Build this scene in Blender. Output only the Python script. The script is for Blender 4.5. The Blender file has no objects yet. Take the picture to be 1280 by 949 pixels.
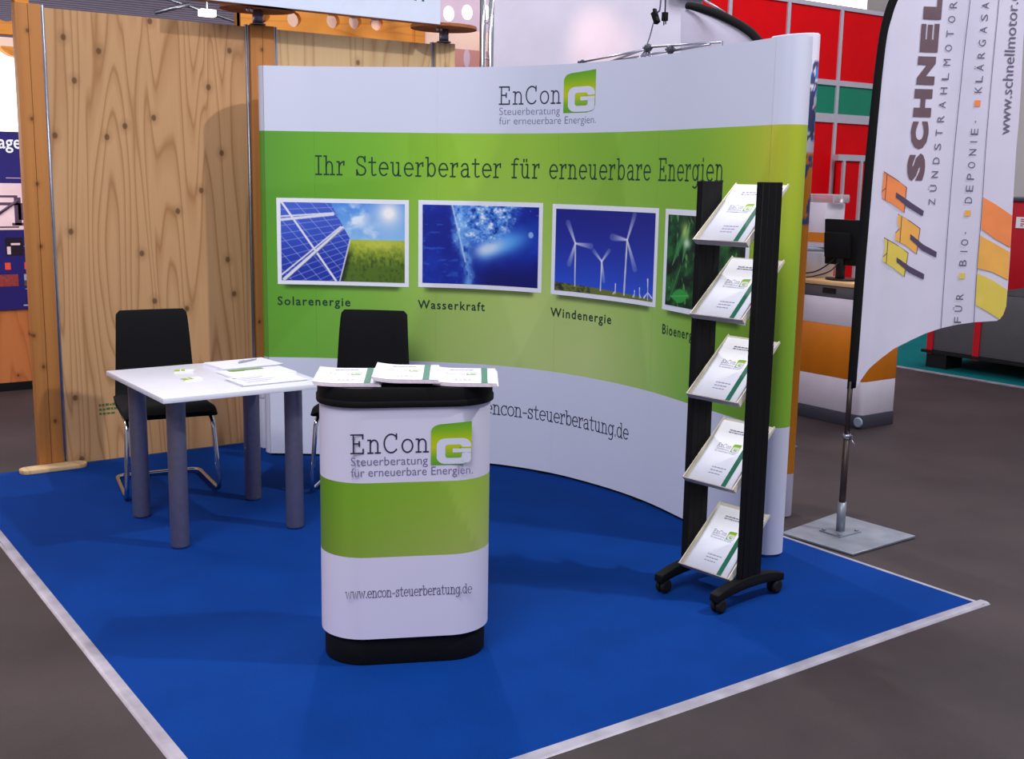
import bpy, bmesh, math, random
import numpy as np
from mathutils import Vector, Matrix

C = bpy.context.scene.collection
SC = bpy.context.scene
random.seed(7)
PI = math.pi

# ------------------------------------------------------------------ camera
FPX, PITCH, ROLL, CAMH, YAW = 1432.0, 0.1745, 0.017, 1.6, 0.6208   # focal length in px of a 1280 px frame
cam_data = bpy.data.cameras.new('camera')
cam_data.sensor_width = 36.0
cam_data.lens = FPX / 1280.0 * 36.0
cam_data.clip_start, cam_data.clip_end = 0.05, 200
cam = bpy.data.objects.new('camera', cam_data)
C.objects.link(cam)
fwd = Vector((math.sin(YAW) * math.cos(PITCH), math.cos(YAW) * math.cos(PITCH), -math.sin(PITCH)))
right0 = Vector((math.cos(YAW), -math.sin(YAW), 0))
up0 = right0.cross(fwd)
rgt = right0 * math.cos(ROLL) + up0 * math.sin(ROLL)
upv = up0 * math.cos(ROLL) - right0 * math.sin(ROLL)
m3 = Matrix((rgt, upv, -fwd)).transposed()
cam.matrix_world = Matrix.Translation((0, 0, CAMH)) @ m3.to_4x4()
SC.camera = cam

# ------------------------------------------------------------------ world, lights, exposure
world = bpy.data.worlds.new('hall_air')
SC.world = world
world.use_nodes = True
wb = world.node_tree.nodes['Background']
wb.inputs[0].default_value = (0.78, 0.80, 1.0, 1)
wb.inputs[1].default_value = 0.35
SC.view_settings.view_transform = 'Standard'
SC.view_settings.look = 'None'
SC.view_settings.gamma = 1.0
SC.view_settings.use_curve_mapping = False
SC.view_settings.exposure = 0.22


def lamp(name, kind, loc, target, energy, color, size=0.4, spot=70, blend=0.6):
    d = bpy.data.lights.new(name, kind)
    d.energy = energy
    d.color = color
    if kind == 'AREA':
        d.shape = 'DISK'
        d.size = size
    else:
        d.shadow_soft_size = size
    if kind == 'SPOT':
        d.spot_size = math.radians(spot)
        d.spot_blend = blend
    o = bpy.data.objects.new(name, d)
    C.objects.link(o)
    o.location = loc
    o.rotation_euler = (Vector(target) - Vector(loc)).to_track_quat('-Z', 'Y').to_euler()
    return o


lamp('hall_spotlight', 'SPOT', (5.96, -0.35, 7.8), (2.6, 4.6, 0.6), 1450, (1.0, 0.98, 0.97), 0.16, 70, 1.0)
lamp('rear_spotlight', 'SPOT', (4.6, 8.2, 5.6), (2.0, 3.6, 0.6), 520, (1.0, 0.97, 0.98), 0.15, 80, 1.0)
lamp('hall_fill', 'AREA', (-1.4, 1.0, 6.6), (2.8, 4.3, 0.8), 375, (0.93, 0.94, 1.0), 4.0)  # unseen fill for the overhead hall light, set left to brighten the wall
lamp('aisle_lights', 'AREA', (9.5, 5.0, 7.0), (8.8, 7.5, 0), 240, (0.97, 0.96, 1.0), 3.0)
lamp('rear_hall_lights', 'AREA', (4.5, 7.6, 6.0), (5.0, 9.6, 2.2), 70, (1.0, 0.97, 0.98), 1.5)
lamp('left_aisle_spotlight', 'SPOT', (-1.6, 3.2, 4.2), (-0.1, 3.3, 0.0), 220, (1.0, 0.62, 0.48), 0.2, 58, 1.0)
lamp('left_booth_light', 'AREA', (0.2, 7.9, 2.3), (0.9, 8.1, 0.0), 34, (1.0, 0.93, 0.95), 0.8)
lamp('neighbour_spotlight', 'SPOT', (6.5, 7.5, 3.6), (7.1, 8.5, 2.62), 34, (1.0, 0.55, 0.38), 0.05, 46, 1.0)


# ------------------------------------------------------------------ materials
def lin(c):
    return tuple(((x / 255) / 12.92 if x / 255 <= 0.04045 else ((x / 255 + 0.055) / 1.055) ** 2.4) for x in c)


def L4(c):
    return (*lin(c), 1.0)


def mat(name, col, rough=0.5, metal=0.0, spec=0.5, var=0.06, vscale=40.0, bump=0.0, bscale=300.0, coat=0.0):
    m = bpy.data.materials.new(name)
    m.use_nodes = True
    nt = m.node_tree
    b = nt.nodes['Principled BSDF']
    b.inputs['Roughness'].default_value = rough
    b.inputs['Metallic'].default_value = metal
    b.inputs['Specular IOR Level'].default_value = spec
    b.inputs['Coat Weight'].default_value = coat
    tc = nt.nodes.new('ShaderNodeTexCoord')
    n = nt.nodes.new('ShaderNodeTexNoise')
    n.inputs['Scale'].default_value = vscale
    n.inputs['Detail'].default_value = 3
    nt.links.new(tc.outputs['Object'], n.inputs['Vector'])
    r = nt.nodes.new('ShaderNodeValToRGB')
    c = lin(col)
    r.color_ramp.elements[0].position = 0.3
    r.color_ramp.elements[1].position = 0.7
    r.color_ramp.elements[0].color = (*[max(0, x * (1 - var)) for x in c], 1)
    r.color_ramp.elements[1].color = (*[min(1, x * (1 + var)) for x in c], 1)
    nt.links.new(n.outputs['Fac'], r.inputs['Fac'])
    nt.links.new(r.outputs['Color'], b.inputs['Base Color'])
    if bump:
        n2 = nt.nodes.new('ShaderNodeTexNoise')
        n2.inputs['Scale'].default_value = bscale
        n2.inputs['Detail'].default_value = 2
        nt.links.new(tc.outputs['Object'], n2.inputs['Vector'])
        bp = nt.nodes.new('ShaderNodeBump')
        bp.inputs['Strength'].default_value = bump
        bp.inputs['Distance'].default_value = 0.004
        nt.links.new(n2.outputs['Fac'], bp.inputs['Height'])
        nt.links.new(bp.outputs['Normal'], b.inputs['Normal'])
    return m


def print_mat(name, rough=0.5, spec=0.3):
    """ink on a print: colours come from the printed artwork stored on the mesh"""
    m = bpy.data.materials.new(name)
    m.use_nodes = True
    nt = m.node_tree
    b = nt.nodes['Principled BSDF']
    b.inputs['Roughness'].default_value = rough
    b.inputs['Specular IOR Level'].default_value = spec
    a = nt.nodes.new('ShaderNodeVertexColor')
    a.layer_name = 'ink'
    nt.links.new(a.outputs['Color'], b.inputs['Base Color'])
    return m


def wood_mat(name, base, dark, sx=2.0, sz=0.3, lines=14.0, knots=True, kscale=4.5, off=(0, 0, 0), lw=0.16, orient=0.0, amount=0.6):
    m = bpy.data.materials.new(name)
    m.use_nodes = True
    nt = m.node_tree
    N = nt.nodes.new
    K = nt.links.new
    b = nt.nodes['Principled BSDF']
    b.inputs['Roughness'].default_value = 0.6
    b.inputs['Specular IOR Level'].default_value = 0.25
    tc = N('ShaderNodeTexCoord')
    mp = N('ShaderNodeMapping')
    mp.inputs['Location'].default_value = off
    mp.inputs['Rotation'].default_value = (0, orient, 0)
    mp.inputs['Scale'].default_value = (sx, sx * 0.3, sz)
    K(tc.outputs['Object'], mp.inputs['Vector'])
    n = N('ShaderNodeTexNoise')
    n.inputs['Scale'].default_value = 1.6
    n.inputs['Detail'].default_value = 2.4
    n.inputs['Roughness'].default_value = 0.34
    n.inputs['Distortion'].default_value = 0.4
    K(mp.outputs[0], n.inputs['Vector'])
    mu = N('ShaderNodeMath'); mu.operation = 'MULTIPLY'; mu.inputs[1].default_value = lines
    K(n.outputs['Fac'], mu.inputs[0])
    fr = N('ShaderNodeMath'); fr.operation = 'FRACT'
    K(mu.outputs[0], fr.inputs[0])
    rp = N('ShaderNodeValToRGB')
    e = rp.color_ramp.elements
    e[0].position = 0.0; e[0].color = (1, 1, 1, 1)
    e[1].position = 1.0; e[1].color = (0, 0, 0, 1)
    x = e.new(lw); x.color = (0.12, 0.12, 0.12, 1)
    x = e.new(0.55); x.color = (0.05, 0.05, 0.05, 1)
    x = e.new(0.90); x.color = (0.45, 0.45, 0.45, 1)
    e[-1].color = (0.95, 0.95, 0.95, 1)
    K(fr.outputs[0], rp.inputs['Fac'])
    # fine fibre
    mp2 = N('ShaderNodeMapping'); mp2.inputs['Scale'].default_value = (60, 60, 2.5)
    mp2.inputs['Rotation'].default_value = (0, orient, 0)
    K(tc.outputs['Object'], mp2.inputs['Vector'])
    n2 = N('ShaderNodeTexNoise'); n2.inputs['Scale'].default_value = 1.0; n2.inputs['Detail'].default_value = 4
    K(mp2.outputs[0], n2.inputs['Vector'])
    n3 = N('ShaderNodeTexNoise'); n3.inputs['Scale'].default_value = 1.3
    K(tc.outputs['Object'], n3.inputs['Vector'])
    mix0 = N('ShaderNodeMix'); mix0.data_type = 'RGBA'
    mix0.inputs[6].default_value = (*[v * 0.86 for v in lin(base)], 1)
    mix0.inputs[7].default_value = (*[min(1, v * 1.14) for v in lin(base)], 1)
    ad = N('ShaderNodeMath'); ad.operation = 'ADD'
    hf = N('ShaderNodeMath'); hf.operation = 'MULTIPLY'; hf.inputs[1].default_value = 0.5
    K(n2.outputs['Fac'], ad.inputs[0]); K(n3.outputs['Fac'], ad.inputs[1]); K(ad.outputs[0], hf.inputs[0])
    K(hf.outputs[0], mix0.inputs[0])
    mix = N('ShaderNodeMix'); mix.data_type = 'RGBA'
    sc = N('ShaderNodeMath'); sc.operation = 'MULTIPLY'; sc.inputs[1].default_value = amount
    K(rp.outputs['Color'], sc.inputs[0])
    K(sc.outputs[0], mix.inputs[0])
    K(mix0.outputs[2], mix.inputs[6])
    mix.inputs[7].default_value = L4(dark)
    out = mix.outputs[2]
    if knots:
        sp = N('ShaderNodeSeparateXYZ'); cb = N('ShaderNodeCombineXYZ')
        K(tc.outputs['Object'], sp.inputs[0])
        mz = N('ShaderNodeMath'); mz.operation = 'MULTIPLY'; mz.inputs[1].default_value = 0.8
        K(sp.outputs[2], mz.inputs[0])
        K(sp.outputs[0], cb.inputs[0]); K(mz.outputs[0], cb.inputs[1])
        v = N('ShaderNodeTexVoronoi'); v.voronoi_dimensions = '2D'; v.inputs['Scale'].default_value = kscale
        K(cb.outputs[0], v.inputs['Vector'])
        r3 = N('ShaderNodeValToRGB')
        q = r3.color_ramp.elements
        q[0].position = 0.034; q[0].color = (1, 1, 1, 1)
        q[1].position = 0.15; q[1].color = (0, 0, 0, 1)
        y = q.new(0.058); y.color = (0.22, 0.28, 0.28, 1)
        K(v.outputs['Distance'], r3.inputs['Fac'])
        mk = N('ShaderNodeMix'); mk.data_type = 'RGBA'
        s2 = N('ShaderNodeMath'); s2.operation = 'MULTIPLY'; s2.inputs[1].default_value = 0.85
        K(r3.outputs['Color'], s2.inputs[0]); K(s2.outputs[0], mk.inputs[0])
        K(out, mk.inputs[6])
        mk.inputs[7].default_value = (*[c * 0.35 for c in lin(dark)], 1)
        out = mk.outputs[2]
    K(out, b.inputs['Base Color'])
    return m


def emit_mat(name, col, strength):
    m = bpy.data.materials.new(name)
    m.use_nodes = True
    b = m.node_tree.nodes['Principled BSDF']
    b.inputs['Base Color'].default_value = L4(col)
    b.inputs['Emission Color'].default_value = L4(col)
    b.inputs['Emission Strength'].default_value = strength
    return m


def floor_mat():
    m = bpy.data.materials.new('dark_hall_floor')
    m.use_nodes = True
    nt = m.node_tree
    N = nt.nodes.new
    K = nt.links.new
    b = nt.nodes['Principled BSDF']
    b.inputs['Roughness'].default_value = 0.62
    b.inputs['Specular IOR Level'].default_value = 0.3
    tc = N('ShaderNodeTexCoord')
    n = N('ShaderNodeTexNoise'); n.inputs['Scale'].default_value = 1.2; n.inputs['Detail'].default_value = 6
    n.inputs['Roughness'].default_value = 0.62
    K(tc.outputs['Object'], n.inputs['Vector'])
    r = N('ShaderNodeValToRGB')
    r.color_ramp.elements[0].position = 0.3; r.color_ramp.elements[0].color = L4((40, 32, 33))
    r.color_ramp.elements[1].position = 0.72; r.color_ramp.elements[1].color = L4((62, 51, 53))
    K(n.outputs['Fac'], r.inputs['Fac'])
    n2 = N('ShaderNodeTexNoise'); n2.inputs['Scale'].default_value = 180; n2.inputs['Detail'].default_value = 2
    K(tc.outputs['Object'], n2.inputs['Vector'])
    mx = N('ShaderNodeMix'); mx.data_type = 'RGBA'; mx.blend_type = 'OVERLAY'; mx.inputs[0].default_value = 0.25
    K(r.outputs['Color'], mx.inputs[6]); K(n2.outputs['Color'], mx.inputs[7])
    K(mx.outputs[2], b.inputs['Base Color'])
    bp = N('ShaderNodeBump'); bp.inputs['Strength'].default_value = 0.25; bp.inputs['Distance'].default_value = 0.003
    K(n2.outputs['Fac'], bp.inputs['Height']); K(bp.outputs['Normal'], b.inputs['Normal'])
    return m


M = {}
M['floor'] = floor_mat()
M['carpet'] = mat('blue_carpet', (0, 51, 124), 0.95, 0, 0.1, 0.10, 3.0, 0.5, 420)
M['teal'] = mat('teal_carpet', (0, 100, 102), 0.95, 0, 0.1, 0.10, 4.0, 0.4, 300)
M['tape'] = mat('white_tape', (150, 146, 158), 0.38, 0, 0.5, 0.22, 9.0, 0.2, 60)
M['ply'] = wood_mat('plywood', (194, 150, 107), (146, 98, 56), 2.3, 0.20, 19, True, 3.5, (3.1, 0, 1.7), amount=0.72)
M['ply2'] = wood_mat('plywood_pale', (206, 176, 132), (164, 118, 72), 2.3, 0.20, 15, True, 3.7, (7.4, 0, 0.4))
M['timber'] = wood_mat('glued_timber', (178, 118, 62), (146, 88, 42), 5.0, 0.10, 7, True, 5.5, (0.4, 0, 0.2), amount=0.4)
M['orange_wood'] = wood_mat('orange_wood', (226, 148, 62), (192, 104, 36), 0.5, 3.0, 8, False)
M['disc'] = wood_mat('brown_plate', (168, 104, 60), (130, 76, 40), 1.0, 3.0, 6, False)
M['ink_mid'] = mat('mid_grey_ink', (92, 88, 114), 0.6, 0, 0.2, 0.03, 30)
M['board_wood'] = wood_mat('reddish_board', (196, 118, 66), (160, 84, 42), 3.0, 0.3, 9, True, 5.0)
M['table_wood'] = wood_mat('beech_top', (222, 178, 128), (190, 140, 90), 1.5, 4.0, 8, False)
M['steel'] = mat('galvanised_steel', (176, 178, 190), 0.32, 0.9, 0.5, 0.08, 30)
M['plate'] = mat('galvanised_plate', (142, 148, 160), 0.45, 0.6, 0.5, 0.16, 9)
M['chrome'] = mat('chrome', (215, 215, 218), 0.10, 1.0, 0.5, 0.03, 20)
M['alu'] = mat('silver_paint', (122, 118, 136), 0.36, 0.6, 0.5, 0.06, 40)
M['white_lam'] = mat('white_laminate', (226, 226, 236), 0.35, 0, 0.5, 0.02, 30)
M['edge'] = mat('laminate_edge', (200, 200, 210), 0.5, 0, 0.4, 0.03, 30)
M['black_fab'] = mat('black_upholstery', (14, 14, 17), 0.85, 0, 0.2, 0.2, 200, 0.15, 500)
M['black'] = mat('black_lacquer', (14, 14, 17), 0.4, 0, 0.4, 0.15, 60)
M['black_matt'] = mat('black_plastic', (13, 13, 15), 0.7, 0, 0.18, 0.15, 60)
M['rubber'] = mat('black_rubber', (18, 18, 20), 0.7, 0, 0.3, 0.15, 60)
M['white'] = mat('white_fabric', (214, 216, 234), 0.55, 0, 0.3, 0.02, 14)
M['white_board'] = mat('white_board', (214, 222, 240), 0.5, 0, 0.3, 0.02, 14)
M['cloth'] = mat('white_banner_cloth', (226, 220, 236), 0.7, 0, 0.2, 0.04, 3, 0.15, 8)
M['flag'] = mat('flag_cloth', (214, 208, 226), 0.75, 0, 0.2, 0.03, 6, 0.12, 10)
M['paper'] = mat('white_paper', (238, 238, 246), 0.55, 0, 0.3, 0.015, 30)
M['paper_edge'] = mat('page_edges', (214, 196, 206), 0.7, 0, 0.2, 0.12, 120)
M['cream'] = mat('cream_plastic', (226, 220, 200), 0.35, 0, 0.5, 0.03, 30)
M['taupe'] = mat('lip_edge', (176, 164, 158), 0.4, 0, 0.5, 0.04, 30)
M['ink'] = mat('grey_ink', (52, 50, 72), 0.6, 0, 0.2, 0.03, 30)
M['ink_light'] = mat('lilac_grey_ink', (112, 106, 146), 0.6, 0, 0.2, 0.03, 30)
M['ink_green'] = mat('dark_green_ink', (34, 66, 52), 0.6, 0, 0.2, 0.03, 30)
M['ink_pale'] = mat('pale_grey_ink', (152, 148, 174), 0.6, 0, 0.2, 0.03, 30)
M['stripe'] = mat('dark_green_stripe', (30, 106, 78), 0.45, 0, 0.4, 0.05, 30)
M['green_card'] = mat('green_print', (112, 160, 44), 0.5, 0, 0.4, 0.06, 30)
M['lime_card'] = mat('lime_print', (164, 190, 50), 0.5, 0, 0.4, 0.06, 30)
M['print'] = print_mat('printed_fabric', 0.5, 0.3)
M['photo'] = print_mat('printed_photograph', 0.45, 0.35)
M['flag_brown'] = mat('brown_grey_print', (110, 88, 96), 0.7, 0, 0.2, 0.08, 12)
M['flag_grey'] = mat('grey_print', (110, 104, 122), 0.7, 0, 0.2, 0.04, 12)
M['flag_dark'] = mat('slate_print', (86, 74, 98), 0.7, 0, 0.2, 0.04, 12)
M['f_orange'] = mat('orange_print', (244, 142, 84), 0.7, 0, 0.2, 0.05, 12)
M['f_amber'] = mat('amber_print', (240, 176, 88), 0.7, 0, 0.2, 0.05, 12)
M['f_yellow'] = mat('yellow_print', (226, 200, 90), 0.7, 0, 0.2, 0.05, 12)
M['red'] = mat('red_panel', (212, 0, 12), 0.6, 0, 0.12, 0.05, 4)
M['green_panel'] = mat('green_panel', (0, 122, 92), 0.5, 0, 0.4, 0.05, 4)
M['frame_alu'] = mat('panel_frame', (192, 186, 198), 0.4, 0.3, 0.5, 0.04, 20)
M['orange_shell'] = mat('orange_shell', (220, 124, 14), 0.35, 0, 0.5, 0.05, 8)
M['white_shell'] = mat('white_shell', (222, 214, 226), 0.35, 0, 0.5, 0.03, 8)
M['grey_base'] = mat('grey_plinth', (66, 66, 78), 0.5, 0, 0.4, 0.05, 30)
M['anthracite'] = mat('anthracite_sheet', (88, 86, 90), 0.5, 0, 0.4, 0.06, 8)
M['machine_red'] = mat('machine_red', (196, 12, 32), 0.45, 0, 0.4, 0.06, 8)
M['beige'] = mat('beige_wall', (236, 230, 226), 0.8, 0, 0.2, 0.03, 3)
M['hall'] = mat('hall_grey', (170, 166, 184), 0.8, 0, 0.2, 0.04, 2)
M['deck'] = mat('steel_deck', (214, 198, 206), 0.6, 0.1, 0.3, 0.06, 3)
M['light_white'] = emit_mat('backlit_white', (255, 255, 248), 1.5)
M['sky_white'] = emit_mat('rooflight_glow', (255, 252, 246), 1.8)
M['lamp_white'] = emit_mat('lamp_glow', (255, 250, 245), 4.0)
M['poster'] = mat('navy_poster', (36, 32, 108), 0.4, 0, 0.4, 0.08, 6)
M['poster_pink'] = mat('pale_pink_print', (236, 206, 210), 0.4, 0, 0.4, 0.08, 6)
M['poster_dark'] = mat('plum_print', (84, 62, 88), 0.4, 0, 0.4, 0.08, 20)
M['poster_black'] = mat('black_print', (28, 24, 40), 0.4, 0, 0.4, 0.2, 60)
M['poster_red'] = mat('coral_print', (236, 84, 62), 0.4, 0, 0.4, 0.1, 60)
M['poster_brick'] = mat('brick_print', (150, 60, 60), 0.4, 0, 0.4, 0.25, 60)
M['poster_land'] = mat('olive_print', (84, 84, 70), 0.4, 0, 0.4, 0.2, 60)
M['pure_white'] = mat('white_print', (245, 245, 250), 0.45, 0, 0.4, 0.01, 20)
M['peach'] = mat('peach_panel', (250, 214, 192), 0.6, 0, 0.3, 0.03, 4)
M['salmon'] = mat('salmon_panel', (206, 146, 136), 0.6, 0, 0.3, 0.03, 4)
M['lilac'] = mat('lilac_panel', (214, 190, 206), 0.6, 0, 0.3, 0.03, 4)
M['clear'] = mat('clear_plastic', (235, 225, 232), 0.15, 0, 0.5, 0.02, 10)
M['clear'].node_tree.nodes['Principled BSDF'].inputs['Transmission Weight'].default_value = 0.75
M['bucket'] = mat('bucket_plastic', (206, 204, 214), 0.4, 0, 0.4, 0.04, 10)
M['lid_blue'] = mat('blue_grey_lid', (158, 172, 190), 0.4, 0, 0.4, 0.04, 10)
M['stamp'] = mat('green_stamp', (70, 110, 62), 0.7, 0, 0.2, 0.1, 40)
M['pen'] = mat('grey_pen', (160, 164, 190), 0.3, 0.2, 0.5, 0.05, 40)
M['bronze'] = mat('dark_pole', (58, 46, 44), 0.4, 0.4, 0.5, 0.08, 30)


# ------------------------------------------------------------------ mesh helpers
class MB:
    def __init__(self):
        self.v, self.f, self.mi, self.sm, self.col = [], [], [], [], None
        self.x = None

    def add(self, verts, faces, mi=0, smooth=False):
        o = len(self.v)
        if self.x is not None:
            verts = [tuple(self.x @ Vector(p)) for p in verts]
        self.v += [tuple(p) for p in verts]
        for f in faces:
            self.f.append(tuple(i + o for i in f))
            self.mi.append(mi)
            self.sm.append(smooth)
        return self

    def box(self, x0, x1, y0, y1, z0, z1, mi=0):
        v = [(x0, y0, z0), (x1, y0, z0), (x1, y1, z0), (x0, y1, z0), (x0, y0, z1), (x1, y0, z1), (x1, y1, z1), (x0, y1, z1)]
        return self.add(v, [(0, 3, 2, 1), (4, 5, 6, 7), (0, 1, 5, 4), (1, 2, 6, 5), (2, 3, 7, 6), (3, 0, 4, 7)], mi)

    def prism(self, poly, fn0, fn1, mi=0, side=None):
        """poly of 2-D points; fn0 / fn1 turn one into the near and far 3-D point"""
        n = len(poly)
        v = [fn0(*p) for p in poly] + [fn1(*p) for p in poly]
        fs = [tuple(range(n)), tuple(range(2 * n - 1, n - 1, -1))]
        self.add(v, fs, mi)
        self.add(v, [(i, i + n, (i + 1) % n + n, (i + 1) % n) for i in range(n)], mi if side is None else side, False)
        return self

    def zprism(self, poly, z0, z1, mi=0):
        n = len(poly)
        v = [(x, y, z0) for x, y in poly] + [(x, y, z1) for x, y in poly]
        self.add(v, [tuple(range(n - 1, -1, -1)), tuple(range(n, 2 * n))] + [(i, (i + 1) % n, (i + 1) % n + n, i + n) for i in range(n)], mi)
        return self

    def poly(self, pts, mi=0):
        return self.add(pts, [tuple(range(len(pts)))], mi)

    def tube(self, path, r, n=10, mi=0, closed=False, cap=True):
        P = [Vector(p) for p in path]
        k = len(P)
        rs = r if isinstance(r, (list, tuple)) else [r] * k
        T = []
        for i in range(k):
            a = P[(i - 1) % k] if (closed or i > 0) else P[i]
            c = P[(i + 1) % k] if (closed or i < k - 1) else P[i]
            T.append((c - a).normalized())
        nrm = T[0].orthogonal().normalized()
        v = []
        for i in range(k):
            nrm = (nrm - T[i] * nrm.dot(T[i])).normalized()
            b = T[i].cross(nrm)
            for j in range(n):
                a = 2 * PI * j / n
                v.append(P[i] + (nrm * math.cos(a) + b * math.sin(a)) * rs[i])
        fs = []
        for i in range(k if closed else k - 1):
            for j in range(n):
                a, b2 = i * n + j, i * n + (j + 1) % n
                c, d = ((i + 1) % k) * n + (j + 1) % n, ((i + 1) % k) * n + j
                fs.append((a, b2, c, d))
        self.add(v, fs, mi, True)
        if cap and not closed:
            self.add(v[:n], [tuple(range(n - 1, -1, -1))], mi)
            self.add(v[-n:], [tuple(range(n))], mi)
        return self

    def lathe(self, prof, n=24, mi=0, c=(0, 0)):
        v, fs = [], []
        for r, z in prof:
            for j in range(n):
                a = 2 * PI * j / n
                v.append((c[0] + r * math.cos(a), c[1] + r * math.sin(a), z))
        for i in range(len(prof) - 1):
            for j in range(n):
                fs.append((i * n + j, i * n + (j + 1) % n, (i + 1) * n + (j + 1) % n, (i + 1) * n + j))
        self.add(v, fs, mi, True)
        self.add(v[:n], [tuple(range(n - 1, -1, -1))], mi)
        self.add(v[-n:], [tuple(range(n))], mi)
        return self

    def grid(self, fn, us, vs, mi=0, smooth=True):
        v = [fn(u, w) for w in vs for u in us]
        nu = len(us)
        fs = [(j * nu + i, j * nu + i + 1, (j + 1) * nu + i + 1, (j + 1) * nu + i) for j in range(len(vs) - 1) for i in range(nu - 1)]
        return self.add(v, fs, mi, smooth)

    def build(self, name, mats, parent=None, bevel=0.0, segs=2, recalc=True, angle=None):
        me = bpy.data.meshes.new(name)
        me.from_pydata(self.v, [], self.f)
        if not isinstance(mats, (list, tuple)):
            mats = [mats]
        for m in mats:
            me.materials.append(M[m] if isinstance(m, str) else m)
        me.polygons.foreach_set('material_index', self.mi)
        me.polygons.foreach_set('use_smooth', self.sm)
        if recalc:
            bm = bmesh.new(); bm.from_mesh(me)
            bmesh.ops.remove_doubles(bm, verts=bm.verts, dist=1e-5)
            bmesh.ops.recalc_face_normals(bm, faces=bm.faces)
            if bevel:
                es = [e for e in bm.edges if len(e.link_faces) == 2 and e.calc_face_angle(0) > 0.6]
                bmesh.ops.bevel(bm, geom=es, offset=bevel, segments=segs, affect='EDGES', profile=0.5, clamp_overlap=True)
                for f in bm.faces:
                    f.smooth = True
            bm.to_mesh(me); bm.free()
        if bevel or angle:
            me.set_sharp_from_angle(angle=angle or 0.75)
        o = bpy.data.objects.new(name, me)
        C.objects.link(o)
        if parent is not None:
            o.parent = parent
        return o


def thing(name, label, cat, loc=(0, 0, 0), rz=0.0, group=None):
    o = bpy.data.objects.new(name, None)
    o.empty_display_size = 0.1
    C.objects.link(o)
    o.location = loc
    o.rotation_euler = (0, 0, rz)
    return tag(o, label, cat, group)


def tag(o, label, cat, group=None):
    o['label'] = label
    o['category'] = cat
    if group:
        o['group'] = group
    return o


def struct(o):
    o['kind'] = 'structure'
    return o


def rr(w, h, r, n=6, cx=0.0, cy=0.0):
    """rounded rectangle outline"""
    p = []
    for sx, sy, a0 in ((1, -1, -PI / 2), (1, 1, 0), (-1, 1, PI / 2), (-1, -1, PI)):
        for k in range(n + 1):
            a = a0 + PI / 2 * k / n
            p.append((cx + sx * (w / 2 - r) + r * math.cos(a), cy + sy * (h / 2 - r) + r * math.sin(a)))
    return p


def smooth_path(p, k=8):
    q = [Vector(2 * Vector(p[0]) - Vector(p[1]))] + [Vector(x) for x in p] + [Vector(2 * Vector(p[-1]) - Vector(p[-2]))]
    o = []
    for i in range(1, len(q) - 2):
        a, b, c, d = q[i - 1], q[i], q[i + 1], q[i + 2]
        for j in range(k):
            t = j / k
            o.append(0.5 * (2 * b + (c - a) * t + (2 * a - 5 * b + 4 * c - d) * t * t + (3 * b - a - 3 * c + d) * t ** 3))
    o.append(Vector(p[-1]))
    return o


def fillet(path, r, k=6):
    """round the corners of a 3-D polyline"""
    P = [Vector(p) for p in path]
    o = [P[0]]
    for i in range(1, len(P) - 1):
        a = (P[i - 1] - P[i]); b = (P[i + 1] - P[i])
        d = min(r, a.length * 0.49, b.length * 0.49)
        s, e = P[i] + a.normalized() * d, P[i] + b.normalized() * d
        for j in range(k + 1):
            t = j / k
            o.append((1 - t) ** 2 * s + 2 * t * (1 - t) * P[i] + t * t * e)
    o.append(P[-1])
    return o


# ------------------------------------------------------------------ lettering
_cache = {}


def sans_mesh(ch, bold=0.0, track=1.0):
    """outline letters of the built-in sans face as (verts2d, faces), size 1"""
    key = (ch, bold, track)
    if key not in _cache:
        c = bpy.data.curves.new('lettering', 'FONT')
        c.body = ch
        c.size = 1.0
        c.offset = bold
        c.space_character = track
        c.resolution_u = 3
        o = bpy.data.objects.new('lettering', c)
        C.objects.link(o)
        bpy.context.view_layer.update()
        me = o.to_mesh()
        _cache[key] = ([(v.co.x, v.co.y) for v in me.vertices], [tuple(p.vertices) for p in me.polygons])
        o.to_mesh_clear()
        bpy.data.objects.remove(o)
        bpy.data.curves.remove(c)
    return _cache[key]


def sans_fit(mb, text, x0, x1, y0, capref, fn, mi=0, bold=0.0, track=1.0):
    """one line of sans text between x0 and x1, baseline y0, font size capref / 0.7"""
    v, f = sans_mesh(text, bold, track)
    xs = [p[0] for p in v]
    a, b = min(xs), max(xs)
    sy = capref / 0.715
    mb.add([fn(x0 + (x - a) / (b - a) * (x1 - x0), y0 + y * sy) for x, y in v], f, mi)


def sans_box(mb, ch, x0, x1, y0, y1, fn, mi=0, bold=0.0):
    v, f = sans_mesh(ch, bold)
    xs = [p[0] for p in v]; ys = [p[1] for p in v]
    a, b, c, d = min(xs), max(xs), min(ys), max(ys)
    mb.add([fn(x0 + (x - a) / max(1e-6, b - a) * (x1 - x0), y0 + (y - c) / max(1e-6, d - c) * (y1 - y0)) for x, y in v], f, mi)


def arc(cx, cy, rx, ry, a0, a1, n=16):
    return [(cx + rx * math.cos(math.radians(a0 + (a1 - a0) * k / n)), cy + ry * math.sin(math.radians(a0 + (a1 - a0) * k / n))) for k in range(n + 1)]


def sp2(p, k=5):
    return [(v.x, v.y) for v in smooth_path([(x, y, 0) for x, y in p], k)]


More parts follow.
